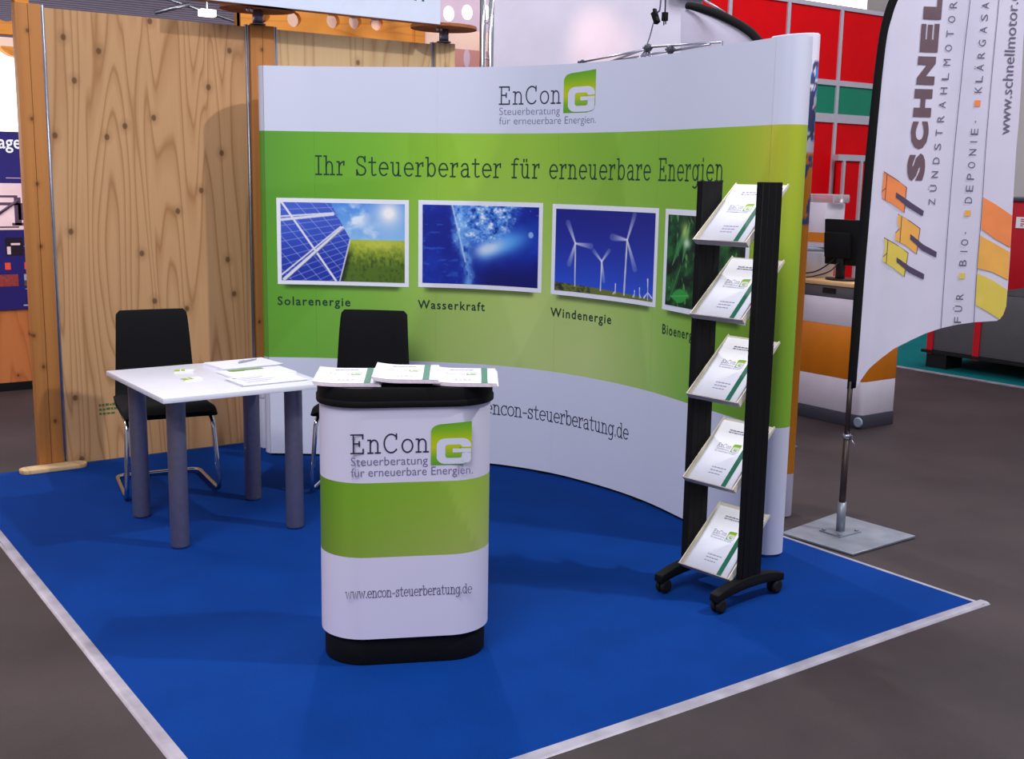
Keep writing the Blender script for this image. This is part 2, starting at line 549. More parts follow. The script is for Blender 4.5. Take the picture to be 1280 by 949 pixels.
X = 0.70   # x height of the thin slab face
_S = [(.56, .80), (.48, .95), (.33, 1.0), (.16, .95), (.08, .78), (.15, .61), (.34, .51), (.53, .41), (.60, .24), (.52, .06), (.33, 0), (.16, .04), (.07, .2)]
_s = [(.40, .55), (.33, .66), (.23, .70), (.10, .66), (.06, .54), (.12, .43), (.25, .37), (.38, .29), (.43, .16), (.36, .03), (.24, 0), (.11, .03), (.05, .14)]
_n = lambda x0, h0: [[(x0, h0), (x0, 0)], [(x0 - .12, 0), (x0 + .12, 0)], [(x0, .44)] + arc(x0 + .19, .44, .19, .26, 180, 0)[1:] + [(x0 + .38, 0)], [(x0 + .26, 0), (x0 + .50, 0)]]
GL = {
    'E': (.74, [[(.12, 0), (.12, 1)], [(0, 1), (.60, 1), (.60, .80)], [(0, 0), (.62, 0), (.62, .21)], [(.12, .52), (.42, .52)], [(.42, .41), (.42, .63)]]),
    'I': (.40, [[(.17, 0), (.17, 1)], [(0, 1), (.34, 1)], [(0, 0), (.34, 0)]]),
    'C': (.80, [arc(.38, .5, .36, .5, 42, 318, 26), [(.65, .74), (.65, 1.0)]]),
    'S': (.70, [sp2(_S), [(.57, .74), (.57, 1.0)], [(.06, 0), (.06, .27)]]),
    'n': (.68, _n(.12, X) + [[(0, X), (.12, X)]]),
    'h': (.68, _n(.12, 1.0) + [[(0, 1), (.12, 1)]]),
    'o': (.62, [arc(.29, .35, .27, .35, 0, 360, 24)]),
    'r': (.50, [[(.12, X), (.12, 0)], [(0, 0), (.28, 0)], [(0, X), (.12, X)], sp2([(.12, .42), (.2, .6), (.32, .69), (.42, .69)]), [(.42, .72), (.42, .54)]]),
    't': (.50, [[(.18, .95), (.18, .16)] + sp2([(.18, .16), (.22, .03), (.32, 0), (.42, .04)])[1:], [(0, X), (.40, X)]]),
    'e': (.62, [[(.03, .37), (.56, .37)] + arc(.295, .35, .265, .35, 4, 312, 24)]),
    'u': (.70, [[(.12, X), (.12, .26)] + arc(.30, .26, .18, .26, 180, 360)[1:] + [(.48, X)], [(0, X), (.12, X)], [(.36, X), (.48, X)], [(.48, .26), (.48, 0), (.60, 0)]]),
    'b': (.66, [[(.12, 1), (.12, 0)], [(0, 1), (.12, 1)], arc(.34, .35, .23, .35, 0, 360, 22)]),
    'd': (.68, [[(.50, 1), (.50, 0), (.62, 0)], [(.38, 1), (.50, 1)], arc(.27, .35, .23, .35, 0, 360, 22)]),
    'a': (.62, [sp2([(.08, .56), (.16, .67), (.29, .70), (.40, .65), (.46, .50)]) + [(.46, 0), (.57, 0)], sp2([(.46, .40), (.24, .39), (.09, .30), (.06, .17), (.13, .03), (.26, 0), (.40, .07), (.46, .18)])]),
    'f': (.46, [[(.16, 0), (.16, .82)] + sp2([(.16, .82), (.21, .96), (.32, 1.0), (.42, .97)])[1:], [(0, X), (.36, X)], [(.04, 0), (.30, 0)]]),
    'g': (.66, [arc(.27, .36, .23, .34, 0, 360, 22), [(.50, X), (.50, -.08)] + sp2([(.50, -.08), (.43, -.26), (.26, -.32), (.10, -.27)])[1:], [(.50, X), (.61, X)]]),
    'i': (.34, [[(.14, X), (.14, 0)], [(.02, X), (.14, X)], [(.02, 0), (.26, 0)], [(.14, .88), (.14, .98)]]),
    'w': (.86, [[(.06, X), (.22, 0), (.41, X * .9), (.60, 0), (.76, X)], [(0, X), (.14, X)], [(.68, X), (.82, X)]]),
    's': (.54, [sp2(_s), [(.41, .50), (.41, .70)], [(.05, 0), (.05, .19)]]),
    'c': (.56, [arc(.29, .35, .265, .35, 46, 314, 20), [(.48, .52), (.48, .70)]]),
    '.': (.22, [[(.10, 0), (.10, .10)]]),
    '-': (.46, [[(.05, .34), (.38, .34)]]),
    ' ': (.42, []),
}
GL['ü'] = (.70, GL['u'][1] + [[(.22, .86), (.22, .96)], [(.40, .86), (.40, .96)]])


def ribbon(mb, pts, hw, fn, mi):
    """a stroke of half width hw along 2-D points"""
    P = [Vector(p) for p in pts]
    P = [p for i, p in enumerate(P) if i == 0 or (p - P[i - 1]).length > 1e-7]
    if len(P) < 2:
        return
    closed = (P[0] - P[-1]).length < 1e-6
    if not closed:
        P[0] = P[0] - (P[1] - P[0]).normalized() * hw
        P[-1] = P[-1] + (P[-1] - P[-2]).normalized() * hw
    A, B = [], []
    k = len(P)
    for i in range(k):
        if closed and i in (0, k - 1):
            d0, d1 = (P[0] - P[-2]).normalized(), (P[1] - P[0]).normalized()
        else:
            d0 = (P[i] - P[i - 1]).normalized() if i > 0 else (P[1] - P[0]).normalized()
            d1 = (P[i + 1] - P[i]).normalized() if i < k - 1 else d0
        n0, n1 = Vector((-d0.y, d0.x)), Vector((-d1.y, d1.x))
        m = n0 + n1
        m = n0 if m.length < 1e-4 else m.normalized()
        s = hw / max(0.45, m.dot(n0))
        A.append(P[i] + m * s); B.append(P[i] - m * s)
    v = [fn(p.x, p.y) for p in A] + [fn(p.x, p.y) for p in B]
    mb.add(v, [(i, i + 1, i + 1 + k, i + k) for i in range(k - 1)], mi)


def slab(mb, text, x0, x1, y0, cap, fn, mi=0, weight=0.075, track=0.13):
    total = sum(GL[c][0] + track for c in text) - .08 - track
    sx = (x1 - x0) / total
    x = x0
    hw = weight * cap / 2
    for c in text:
        for st in GL[c][1]:
            ribbon(mb, [(x + p[0] * sx, y0 + p[1] * cap) for p in st], hw, fn, mi)
        x += (GL[c][0] + track) * sx


def leaf_logo(parent, fn, x0, y0, w, h, name='logo', lift=0.0012):
    """green leaf square with the white G; fn(x, y, lift) gives the 3-D point"""
    mb = MB()
    ink = []
    gcol = [np.array(lin(c)) for c in ((98, 164, 40), (132, 182, 34), (176, 196, 22), (190, 198, 30), (120, 176, 44), (92, 160, 44))]

    def g_at(t):
        q = (1 - t) * (len(gcol) - 1)
        i = min(int(q), len(gcol) - 2)
        return tuple(gcol[i] * (1 - (q - i)) + gcol[i + 1] * (q - i))

    def strip(rows, layer, white=False):
        """rows of (y, xa, xb): horizontal slices"""
        v, f = [], []
        nc = 13
        for i, (b, xa, xb) in enumerate(rows):
            for k in range(nc):
                xx = xa + (xb - xa) * k / (nc - 1)
                v.append(fn(x0 + xx * w, y0 + h * b * (1 - (.075 * (1 - xx) * b * b if layer == 1 else 0)), lift * layer))
                ink.append(lin((216, 217, 234)) if white else g_at(b))
                if i and k:
                    a_ = i * nc + k
                    f.append((a_ - nc - 1, a_ - nc, a_, a_ - 1))
        mb.add(v, f)

    def rc(xa, xb, ya, yb, r, ry):
        ys = [ya + ry * (1 - math.cos(PI / 2 * k / 6)) for k in range(7)] + [yb - ry * (1 - math.cos(PI / 2 * k / 6)) for k in range(6, -1, -1)]
        p = []
        for y in ys:
            t = max(0, ya + ry - y, y - yb + ry) / ry
            d = r * (1 - math.sqrt(max(0, 1 - t * t)))
            p.append((y, xa + d, xb - d))
        return p
    rows = []
    for k in range(41):
        b = k / 40
        xa, xb = 0.0, 1.0
        if b > .80:
            t = (b - .80) / .20
            xa = .21 * (1 - math.sqrt(max(0, 1 - t * t)))
        if b < .22:
            t = (.22 - b) / .22
            xb = 1 - .26 * (1 - math.sqrt(max(0, 1 - t * t)))
        b2 = b * (0.97 + 0.03 * 1)
        rows.append((b2, xa, xb))
    strip(rows, 1)
    strip(rc(.14, .985, .02, .615, .22, .16), 2, True)             # white G body
    strip(rc(.355, .76, .165, .47, .07, .05), 3)                    # its counter
    strip([(.375, .70, .985), (.415, .70, .985)], 3)                # the slit to the right
    strip(rc(.53, .985, .285, .375, .01, .01), 4, True)             # crossbar
    strip(rc(.76, .985, .04, .285, .1, .1), 3.5, True)
    o = mb.build(name, 'print', parent, recalc=False)
    ca = o.data.color_attributes.new('ink', 'FLOAT_COLOR', 'POINT')
    ca.data.foreach_set('color', np.array([(*c, 1.0) for c in ink], dtype=np.float32).ravel())
    return o


def ink_mesh(o, cols):
    ca = o.data.color_attributes.new('ink', 'FLOAT_COLOR', 'POINT')
    a = np.ones((len(cols), 4), dtype=np.float32)
    a[:, :3] = cols
    ca.data.foreach_set('color', a.ravel())
    return o


def srgb2lin(a):
    a = np.clip(np.asarray(a, float) / 255.0, 0, 1)
    return np.where(a <= 0.04045, a / 12.92, ((a + 0.055) / 1.055) ** 2.4)


# ================================================================== SETTING
PLY_Y = 6.38
o = MB().box(-14, 26, -8, 26, -0.1, 0.0).build('floor', 'floor'); struct(o)
o = MB()
for k in range(70):                                     # corrugated steel roof deck far behind
    y = 12 + k * 0.4
    o.box(-14, 26, y, y + 0.22, 5.60, 5.72).box(-14, 26, y + 0.22, y + 0.4, 5.70, 5.78)
o = o.build('ceiling', 'deck'); struct(o)
o = MB().box(-14, 26, 40, 40.2, 0, 5.8).build('wall_back', 'hall'); struct(o)
o = MB().box(17.0, 17.2, -2, 16.0, 0, 5.5).build('wall_right', 'beige'); struct(o)

# ================================================================== CARPET and its tape
o = MB().box(0.975, 3.935, 2.38, 6.376, 0.0, 0.007).build('carpet', 'carpet')
tag(o, 'bright blue exhibition carpet under the whole stand', 'carpet')
tp = MB().grid(lambda u, v: (0.966 + (u - 0.5) * 0.044 + 0.008 * math.sin(v * 5) * v + 0.05 * v * v, 2.35 + v * 4.0, 0.0085 - 0.008 * abs(2 * u - 1) ** 3 * (1 if u < .5 else 0.15)), [0, .15, .3, .5, .7, .85, 1], [k / 40 for k in range(41)])
tag(tp.build('carpet_tape', 'tape'), 'wide whitish tape along the left edge of the blue carpet', 'tape', None)
tp = MB().grid(lambda u, v: (0.95 + v * 3.03, 2.372 + (u - 0.5) * 0.044 + 0.004 * math.sin(v * 9), 0.0085 - 0.008 * abs(2 * u - 1) ** 3 * (1 if u < .5 else 0.15)), [0, .15, .3, .5, .7, .85, 1], [k / 40 for k in range(41)])
tag(tp.build('carpet_tape', 'tape'), 'whitish tape along the front right edge of the blue carpet', 'tape', None)
tp = MB().grid(lambda u, v: (3.945 + (u - 0.5) * 0.035, 2.36 + v * 1.6, 0.0085 - 0.008 * abs(2 * u - 1) ** 3), [0, .15, .3, .5, .7, .85, 1], [k / 20 for k in range(21)])
tag(tp.build('carpet_tape', 'tape'), 'narrow pale tape on the carpet edge beside the steel flag plate', 'tape', None)

# ================================================================== PLYWOOD PARTITION
POST_H = 2.43


def timber_post(x, w, label, foot=None, wood='timber'):
    t = thing('timber_post', label, 'post', (x, PLY_Y, 0))
    h = POST_H
    MB().box(-w / 2, -0.001, -0.02, 0.05, 0.0076, h).build('timber', wood, t, 0.002)
    MB().box(0.001, w / 2, -0.02, 0.05, 0.0076, h).build('timber', wood, t, 0.002)
    if foot:
        a, b = foot
        p = rr(b - a, 0.10, 0.048, 8, (a + b) / 2, -0.0715)
        q = MB().zprism(p, 0.0075, 0.030).build('foot_plate', 'ply2', t, 0.003)
    return t


timber_post(1.489, 0.125, 'left orange timber post of the plywood wall standing on a rounded foot board', (-0.18, 0.168))
timber_post(2.757, 0.145, 'middle timber post of the plywood wall behind the left end of the printed wall')
timber_post(3.99, 0.14, 'pale right timber post of the plywood wall, only its top showing over the printed wall', None, 'ply2')


def ply_panel(x0, x1, m, label, stamp):
    t = thing('plywood_panel', label, 'panel', ((x0 + x1) / 2, PLY_Y, 0))
    w = (x1 - x0) / 2
    MB().box(-w + 0.008, w - 0.008, 0.0, 0.018, 0.010, POST_H - 0.012).build('board', m, t)
    for s in (-1, 1):
        q = MB().box(s * w - 0.009, s * w + 0.009, -0.004, 0.02, 0.034, POST_H)
        q.tube([(s * w, -0.004, 0.034), (s * w, -0.004, POST_H)], 0.004, 8)
        q.build('edge_profile', 'steel', t)
    if stamp:
        q = MB()
        rnd = random.Random(3)
        for r in range(3):
            x = -0.36
            while x < (-0.02 if r == 0 else -0.16 - .06 * r):
                d = rnd.uniform(0.008, 0.022)
                q.box(x, x + d, -0.0018, 0.0, 0.315 - r * 0.024, 0.328 - r * 0.024 - rnd.uniform(0, .004))
                x += d + 0.006
        q.build('stamp', 'stamp', t)
    return t


ply_panel(1.563, 2.668, 'ply', 'large knotty plywood panel of the rear wall behind the black chair and white table', True)
ply_panel(2.845, 3.905, 'ply2', 'pale plywood panel showing only as a strip above the printed wall', False)

# white fascia carried over the plywood wall on steel posts
t = thing('fascia_sign', 'white fascia board held on short steel posts above the plywood wall', 'sign', (3.06, 6.2, 0))
MB().box(-0.77, 0.77, -0.03, -0.008, 2.512, 3.1).build('board', 'white_board', t)
MB().box(-0.77, 0.77, -0.008, 0.05, 2.512, 2.53).build('rail', 'disc', t)
for x in (2.73 - 3.06, 3.975 - 3.06):
    p = [(x + 0.215 * math.cos(2 * PI * k / 40), 0.16 + 0.19 * math.sin(2 * PI * k / 40)) for k in range(40)]
    d = MB().zprism(p, 2.512, 2.53).build('round_plate', 'disc', t)
    q = MB().lathe([(0.03, 2.431), (0.03, 2.512)], 20, 0, (x, 0.16))
    q.lathe([(0.045, 2.431), (0.045, 2.437)], 20, 0, (x, 0.16))
    q.build('support_post', 'alu', t)
    q = MB()
    for dx in (-0.09, -0.065):
        q.lathe([(0.008, 2.49), (0.008, 2.512)], 8, 0, (x + dx, 0.09))
    q.build('bolt', 'steel', d)
q = MB()
slab_fn = lambda x, y: (x, -0.0312, y)
sans_fit(q, 'n', 0.585, 0.655, 2.634, 0.075, slab_fn)
q.build('lettering', 'stripe', t)

# ================================================================== PRINTED POP-UP WALL
FOOT = [(2.60, 6.00), (2.84, 5.83), (3.17, 5.54), (3.50, 5.20), (3.685, 4.85), (3.76, 4.47), (3.765, 4.11), (3.70, 3.70), (3.635, 3.29)]
_fp = smooth_path([(x, y, 0) for x, y in FOOT], 40)
_fs = [0.0]
for a, b in zip(_fp, _fp[1:]):
    _fs.append(_fs[-1] + (b - a).length)
_fsn, _fx, _fy = np.array(_fs), np.array([p.x for p in _fp]), np.array([p.y for p in _fp])
WL = _fs[-1]


def wpt(s, z, off=0.0):
    """a point on the curved wall: arc length s, height z, distance off in front of the face"""
    x, y = np.interp(s, _fsn, _fx), np.interp(s, _fsn, _fy)
    e = 0.02
    dx = np.interp(s + e, _fsn, _fx) - np.interp(s - e, _fsn, _fx)
    dy = np.interp(s + e, _fsn, _fy) - np.interp(s - e, _fsn, _fy)
    d = math.hypot(dx, dy)
    return (x + dy / d * off, y - dx / d * off, z)


WALL_H, GB, GT = 2.175, 0.578, 1.83
wall = thing('display_wall', 'curved white and green printed exhibition wall with four energy pictures', 'display wall', (0, 0, 0))


def sstep(a, b, x):
    t = np.clip((x - a) / (b - a), 0, 1)
    return t * t * (3 - 2 * t)


def wall_ink(s, z):
    """the printed artwork: white, a green band of soft tones with diagonal facets, white"""
    s, z = np.asarray(s, float), np.asarray(z, float)
    key_s = [0, .25, .6, 1.0, 1.5, 1.9, 2.3, 2.7, 3.0, 3.2, 3.6]
    top = np.array([(88, 150, 44), (100, 166, 42), (114, 176, 44), (142, 190, 50), (146, 190, 58), (130, 178, 56), (126, 176, 54), (130, 178, 50), (156, 188, 50), (190, 192, 56), (146, 188, 48)], float)
    bot = np.array([(98, 162, 48), (106, 168, 54), (128, 178, 70), (170, 196, 104), (192, 210, 128), (196, 212, 136), (166, 196, 106), (126, 176, 66), (126, 178, 58), (138, 186, 60), (126, 182, 48)], float)
    ct = np.stack([np.interp(s, key_s, top[:, i]) for i in range(3)], -1)
    cb = np.stack([np.interp(s, key_s, bot[:, i]) for i in range(3)], -1)
    t = sstep(GB, GT, z)[..., None]
    c = cb * (1 - t) + ct * t
    for (s0, k, amp) in ((0.55, 0.9, 5), (1.25, -0.35, 7), (1.75, 0.55, -7), (2.2, -0.25, 9), (2.95, 0.45, -11)):
        e = sstep(-0.015, 0.015, s - (s0 + k * (z - 1.2)))
        c = c + (amp * (e * np.exp(-np.clip(s - s0, 0, 9) * 1.6)))[..., None]
    arcb = sstep(0, .02, z - (1.60 - 0.10 * (1 - s / 0.8))) * (s < .8)
    c = c + (6 * arcb)[..., None]
    white = (214, 216, 234)
    w = ((z < GB) | (z > GT))[..., None]
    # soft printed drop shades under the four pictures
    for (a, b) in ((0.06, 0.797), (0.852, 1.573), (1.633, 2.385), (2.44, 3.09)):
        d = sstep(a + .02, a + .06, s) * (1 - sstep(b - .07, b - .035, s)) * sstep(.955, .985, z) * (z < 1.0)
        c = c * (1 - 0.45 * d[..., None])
    return srgb2lin(np.where(w, np.array(white, float), c))


def band_rows():
    e = 0.0004
    return [0.020, 0.3, GB - e, GB + e] + [GB + (0.93 - GB) * k / 10 for k in range(1, 10)] + [.93, .95, .96, .97, .98, .99, 0.9999, 1.0001] + [1.0 + (GT - 1.0) * k / 28 for k in range(1, 28)] + [GT - e, GT + e, 2.0, WALL_H]


def fabric(pt, ss, name, parent, s_of=lambda s: s):
    rows = band_rows()
    mb = MB()
    mb.grid(lambda s, z: pt(s, z, 0.0), ss, rows)
    S_, Z_ = np.meshgrid([s_of(s) for s in ss], rows)
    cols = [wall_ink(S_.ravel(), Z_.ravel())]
    n0 = len(mb.v)
    mb.grid(lambda s, z: pt(s, z, -0.004), ss[::-1], [rows[0], rows[-1]])
    # close the rim with faces of their own
    for z in (rows[0], rows[-1]):
        mb.grid(lambda s, d: pt(s, z, d), ss, [0.0, -0.004])
    cols.append(np.tile(srgb2lin((214, 216, 234)), (len(mb.v) - n0, 1)))
    o = mb.build(name, 'print', parent, recalc=False)
    return ink_mesh(o, np.vstack(cols))


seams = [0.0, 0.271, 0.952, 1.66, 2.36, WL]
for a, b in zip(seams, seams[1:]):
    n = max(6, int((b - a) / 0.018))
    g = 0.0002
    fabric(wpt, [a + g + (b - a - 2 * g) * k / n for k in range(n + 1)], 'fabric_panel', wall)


def path_pt(path):
    P = smooth_path([(x, y, 0) for x, y in path], 8)
    S_ = [0.0]
    for a, b in zip(P, P[1:]):
        S_.append(S_[-1] + (b - a).length)
    sa, xa, ya = np.array(S_), np.array([p.x for p in P]), np.array([p.y for p in P])

    def f(s, z, off=0.0):
        x, y = np.interp(s, sa, xa), np.interp(s, sa, ya)
        e = 0.008
        dx = np.interp(s + e, sa, xa) - np.interp(s - e, sa, xa)
        dy = np.interp(s + e, sa, ya) - np.interp(s - e, sa, ya)
        d = math.hypot(dx, dy)
        return (x + dy / d * off, y - dx / d * off, z)
    return f, S_[-1]


f, L_ = path_pt([(3.635, 3.2895), (3.632, 3.235), (3.652, 3.195), (3.70, 3.178), (3.748, 3.198), (3.782, 3.26), (3.797, 3.36), (3.815, 3.55)])
fabric(f, [L_ * k / 44 for k in range(45)], 'end_cap', wall, lambda s: WL + s)
f, L_ = path_pt([(3.08, 6.20), (2.90, 6.19), (2.74, 6.165), (2.655, 6.135), (2.61, 6.09), (2.592, 6.04), (2.5985, 6.0011)])
fabric(f, [L_ * k / 50 for k in range(51)], 'end_cap', wall, lambda s: 0)

# shadow-gap rail and folding frame behind the fabric
q = MB()
q.tube([wpt(WL * k / 60, 0.0175, -0.012) for k in range(61)], 0.0095, 6)
q.build('shadow_gap_rail', 'black_matt', wall)  # coloured black to stand in for the shadow gap under the fabric
for s in (0.12, 0.95, 1.60, 2.29, 2.95):
    a = Vector(wpt(s, 0.0075, -0.02))
    MB().zprism([tuple(Vector(wpt(s - .025, 0, 0.004))[:2]), tuple(Vector(wpt(s + .025, 0, 0.004))[:2]), tuple(Vector(wpt(s + .025, 0, -0.06))[:2]), tuple(Vector(wpt(s - .025, 0, -0.06))[:2])], 0.0075, 0.017).build('rail_foot', 'black_matt', wall)
q = MB()
ss_ = [0.1, 0.95, 1.66, 2.36, 3.1]
for i, s in enumerate(ss_):
    q.tube([wpt(s, 0.02, -0.03), wpt(s, 2.16, -0.03)], 0.009, 6)
for i in range(4):
    for z0, z1 in ((0.05, 1.1), (1.1, 2.15)):
        q.tube([wpt(ss_[i], z0, -0.06), wpt(ss_[i + 1], z1, -0.12)], 0.006, 6)
        q.tube([wpt(ss_[i + 1], z0, -0.06), wpt(ss_[i], z1, -0.12)], 0.006, 6)
q.build('folding_frame', 'steel', wall)
hubs = [(3.95, 4.928, 2.213), (3.95, 4.412, 2.245), (3.95, 4.249, 2.224)]
q = MB()
for a, b in (((3.95, 4.928, 2.213), (3.95, 4.433, 2.238)), ((3.95, 4.75, 2.19), (3.95, 4.412, 2.245)), ((3.95, 4.412, 2.248), (3.95, 3.902, 2.232)),
             ((3.95, 4.65, 2.20), (3.95, 4.249, 2.219)), ((3.95, 4.249, 2.217), (3.95, 3.98, 2.228)), ((3.95, 4.412, 2.245), (3.80, 4.42, 2.10)),
             ((3.95, 4.412, 2.245), (3.95, 4.36, 2.17)), ((3.95, 4.412, 2.245), (3.95, 4.45, 2.17)), ((3.95, 4.249, 2.224), (3.85, 4.2, 1.95)), ((3.95, 4.412, 2.245), (4.05, 4.40, 1.9)),
             ((3.95, 4.928, 2.213), (3.86, 4.9, 1.8)), ((3.95, 3.902, 2.232), (3.9, 3.9, 1.8))):
    q.tube([a, b], 0.0055, 6)
q.build('frame_rod', 'steel', wall)
for hx, hy, hz in hubs:
    q = MB()
    r_ = 0.012 if hy > 4.6 else 0.019
    q.lathe([(r_ * .6, hz - r_), (r_, hz - r_ * .5), (r_, hz + r_ * .5), (r_ * .6, hz + r_)], 10, 0, (hx, hy))
    for k in range(5):
        a = 2 * PI * k / 5
        q.tube([(hx, hy, hz), (hx + 0.026 * math.cos(a), hy + 0.026 * math.sin(a), hz)], 0.006, 6)
    q.build('frame_hub', 'grey_base', wall)

# ---- lettering on the wall
wf = lambda x, y: wpt(x, y, 0.0010)
q = MB(); slab(q, 'Ihr Steuerberater für erneuerbare Energien', 0.279, 2.872, 1.600, 0.099, wf, 0, 0.080)
q.build('lettering', 'ink_green', wall)
q = MB(); slab(q, 'EnCon', 1.300, 1.664, 1.982, 0.088, wf, 0, 0.080)
q.build('lettering', 'ink', wall)
q = MB()
sans_fit(q, 'Steuerberatung', 1.300, 1.664, 1.926, 0.040, wf, 0, -0.012)
sans_fit(q, 'für erneuerbare Energien.', 1.300, 1.906, 1.877, 0.040, wf, 0, -0.012)
q.build('lettering', 'ink_light', wall)
q = MB(); slab(q, 'www.encon-steuerberatung.de', 1.045, 2.207, 0.304, 0.074, wf, 0, 0.080, 0.03)
q.build('lettering', 'ink', wall)
for w_, a, b in (('Solarenergie', .055, .465), ('Wasserkraft', .849, 1.231), ('Windenergie', 1.633, 2.055), ('Bioenergie', 2.447, 2.75)):
    q = MB(); x0 = a
    sans_fit(q, w_, a, b, 0.876, 0.048, wf, 0, 0.016, 1.2)
    q.build('lettering', 'ink_green', wall)
leaf_logo(wall, lambda x, y, l: wpt(x, y, 0.0006 + l), 1.686, 1.931, 0.212, 0.209, 'logo', 0.0006)


# ---- the four printed photographs
def vnoise(u, v, seed):
    r = np.random.RandomState(seed).rand(64, 64)
    iu, iv = np.floor(u).astype(int), np.floor(v).astype(int)
    fu, fv = u - iu, v - iv
    fu, fv = fu * fu * (3 - 2 * fu), fv * fv * (3 - 2 * fv)
    g = lambda a, b: r[a % 64, b % 64]
    return (g(iu, iv) * (1 - fu) + g(iu + 1, iv) * fu) * (1 - fv) + (g(iu, iv + 1) * (1 - fu) + g(iu + 1, iv + 1) * fu) * fv


def fbm(u, v, seed, n=4):
    s, a, t = 0, 1.0, 0
    for k in range(n):
        s = s + a * vnoise(u * 2 ** k, v * 2 ** k, seed + k); t += a; a *= .55
    return s / t


def seg(u, v, a, b, asp):
    ax, ay, bx, by = a[0] * asp, a[1], b[0] * asp, b[1]
    px, py = u * asp, v
    dx, dy = bx - ax, by - ay
    t = np.clip(((px - ax) * dx + (py - ay) * dy) / (dx * dx + dy * dy), 0, 1)
    return np.hypot(px - ax - t * dx, py - ay - t * dy), t


def mixc(c, col, m):
    return c * (1 - m[..., None]) + np.array(col, float) * m[..., None]


ASP = 1.6


def pic_solar(u, v):
    c = np.zeros(u.shape + (3,))
    k = sstep(0.1, 1.0, v / .5)
    c[:] = np.array((74, 140, 226))
    c = mixc(c, (150, 200, 240), np.clip(v * 1.9, 0, 1) * .9)
    cl = sstep(.48, .75, fbm(u * 6, v * 5, 11)) * np.exp(-((u - .58) / .1) ** 2 - ((v - .17) / .17) ** 2)
    c = mixc(c, (240, 246, 252), np.clip(cl * 1.6, 0, .9))
    cl = sstep(.45, .8, fbm(u * 7 + 9, v * 6, 21)) * np.exp(-((u - .8) / .25) ** 2 - ((v - .38) / .1) ** 2)
    c = mixc(c, (236, 244, 250), np.clip(cl, 0, .7))
    d = np.hypot((u - .87) * ASP, v - .12)
    c = mixc(c, (255, 250, 246), np.clip(1.3 * np.exp(-(d / .15) ** 1.2), 0, 1))
    # meadow
    f = sstep(.455, .47, v)
    n = fbm(u * 60, v * 26, 31)
    g = mixc(np.zeros_like(c) + np.array((176, 188, 56)), (84, 112, 30), np.clip((v - .50) / .28 + (n - .5) * 1.1, 0, 1))
    g = mixc(g, (52, 66, 26), np.clip((n - .55) * 3, 0, 1) * sstep(.6, .8, v))
    g = mixc(g, (206, 206, 84), np.exp(-((u - .78) / .14) ** 2 - ((v - .52) / .07) ** 2) * .7)
    c = c * (1 - f[..., None]) + g * f[..., None]
    # panels
    edge = np.where(v < .47, .40 + .16 * v / .47, .56 - .09 * (v - .47) / .53)
    pm = (u < edge).astype(float)
    p = mixc(np.zeros_like(c) + np.array((36, 62, 178)), (92, 124, 222), np.clip(1.1 - v * 1.2 - u * .3, 0, 1) * .6)
    p = mixc(p, (28, 46, 156), sstep(.3, .9, v) * .5)
    # cell grid
    for i in range(13):
        x0 = -.75 + .12 * i
        dd, t = seg(u, v, (x0, -.05), (x0 + .62, 1.05), ASP)
        p = mixc(p, (164, 176, 224), (1 - sstep(.002, .008, dd)) * .65)
    for i in range(13):
        y0 = .04 + .105 * i
        dd, t = seg(u, v, (-.05, y0 + .06), (.6, y0 - .22 * (i / 5.6)), ASP)
        p = mixc(p, (164, 176, 224), (1 - sstep(.002, .008, dd)) * .6)
    for a, b, wd in (((0, .225), (.42, .145), .013), ((0, .18), (.42, .128), .006), ((.02, .985), (.5, .31), .017), ((.0, .93), (.48, .30), .006), ((0, -.02), (.44, 1.0), .010)):
        dd, t = seg(u, v, a, b, ASP)
        p = mixc(p, (226, 226, 238), 1 - sstep(wd, wd + .007, dd))
    dd, t = seg(u, v, (.035, 1.0), (.5, .325), ASP)
    p = mixc(p, (70, 76, 110), (1 - sstep(.003, .007, dd)) * .8)
    c = c * (1 - pm[..., None]) + p * pm[..., None]
    dd, t = seg(u, v, (.555, .47), (.47, 1.0), ASP)
    c = mixc(c, (206, 208, 220), 1 - sstep(.006, .012, dd))
    dk = sstep(0, .01, u - edge) * (1 - sstep(.0, .06, u - edge)) * sstep(.55, .7, v)
    c = mixc(c, (18, 22, 18), dk * .85)
    return c


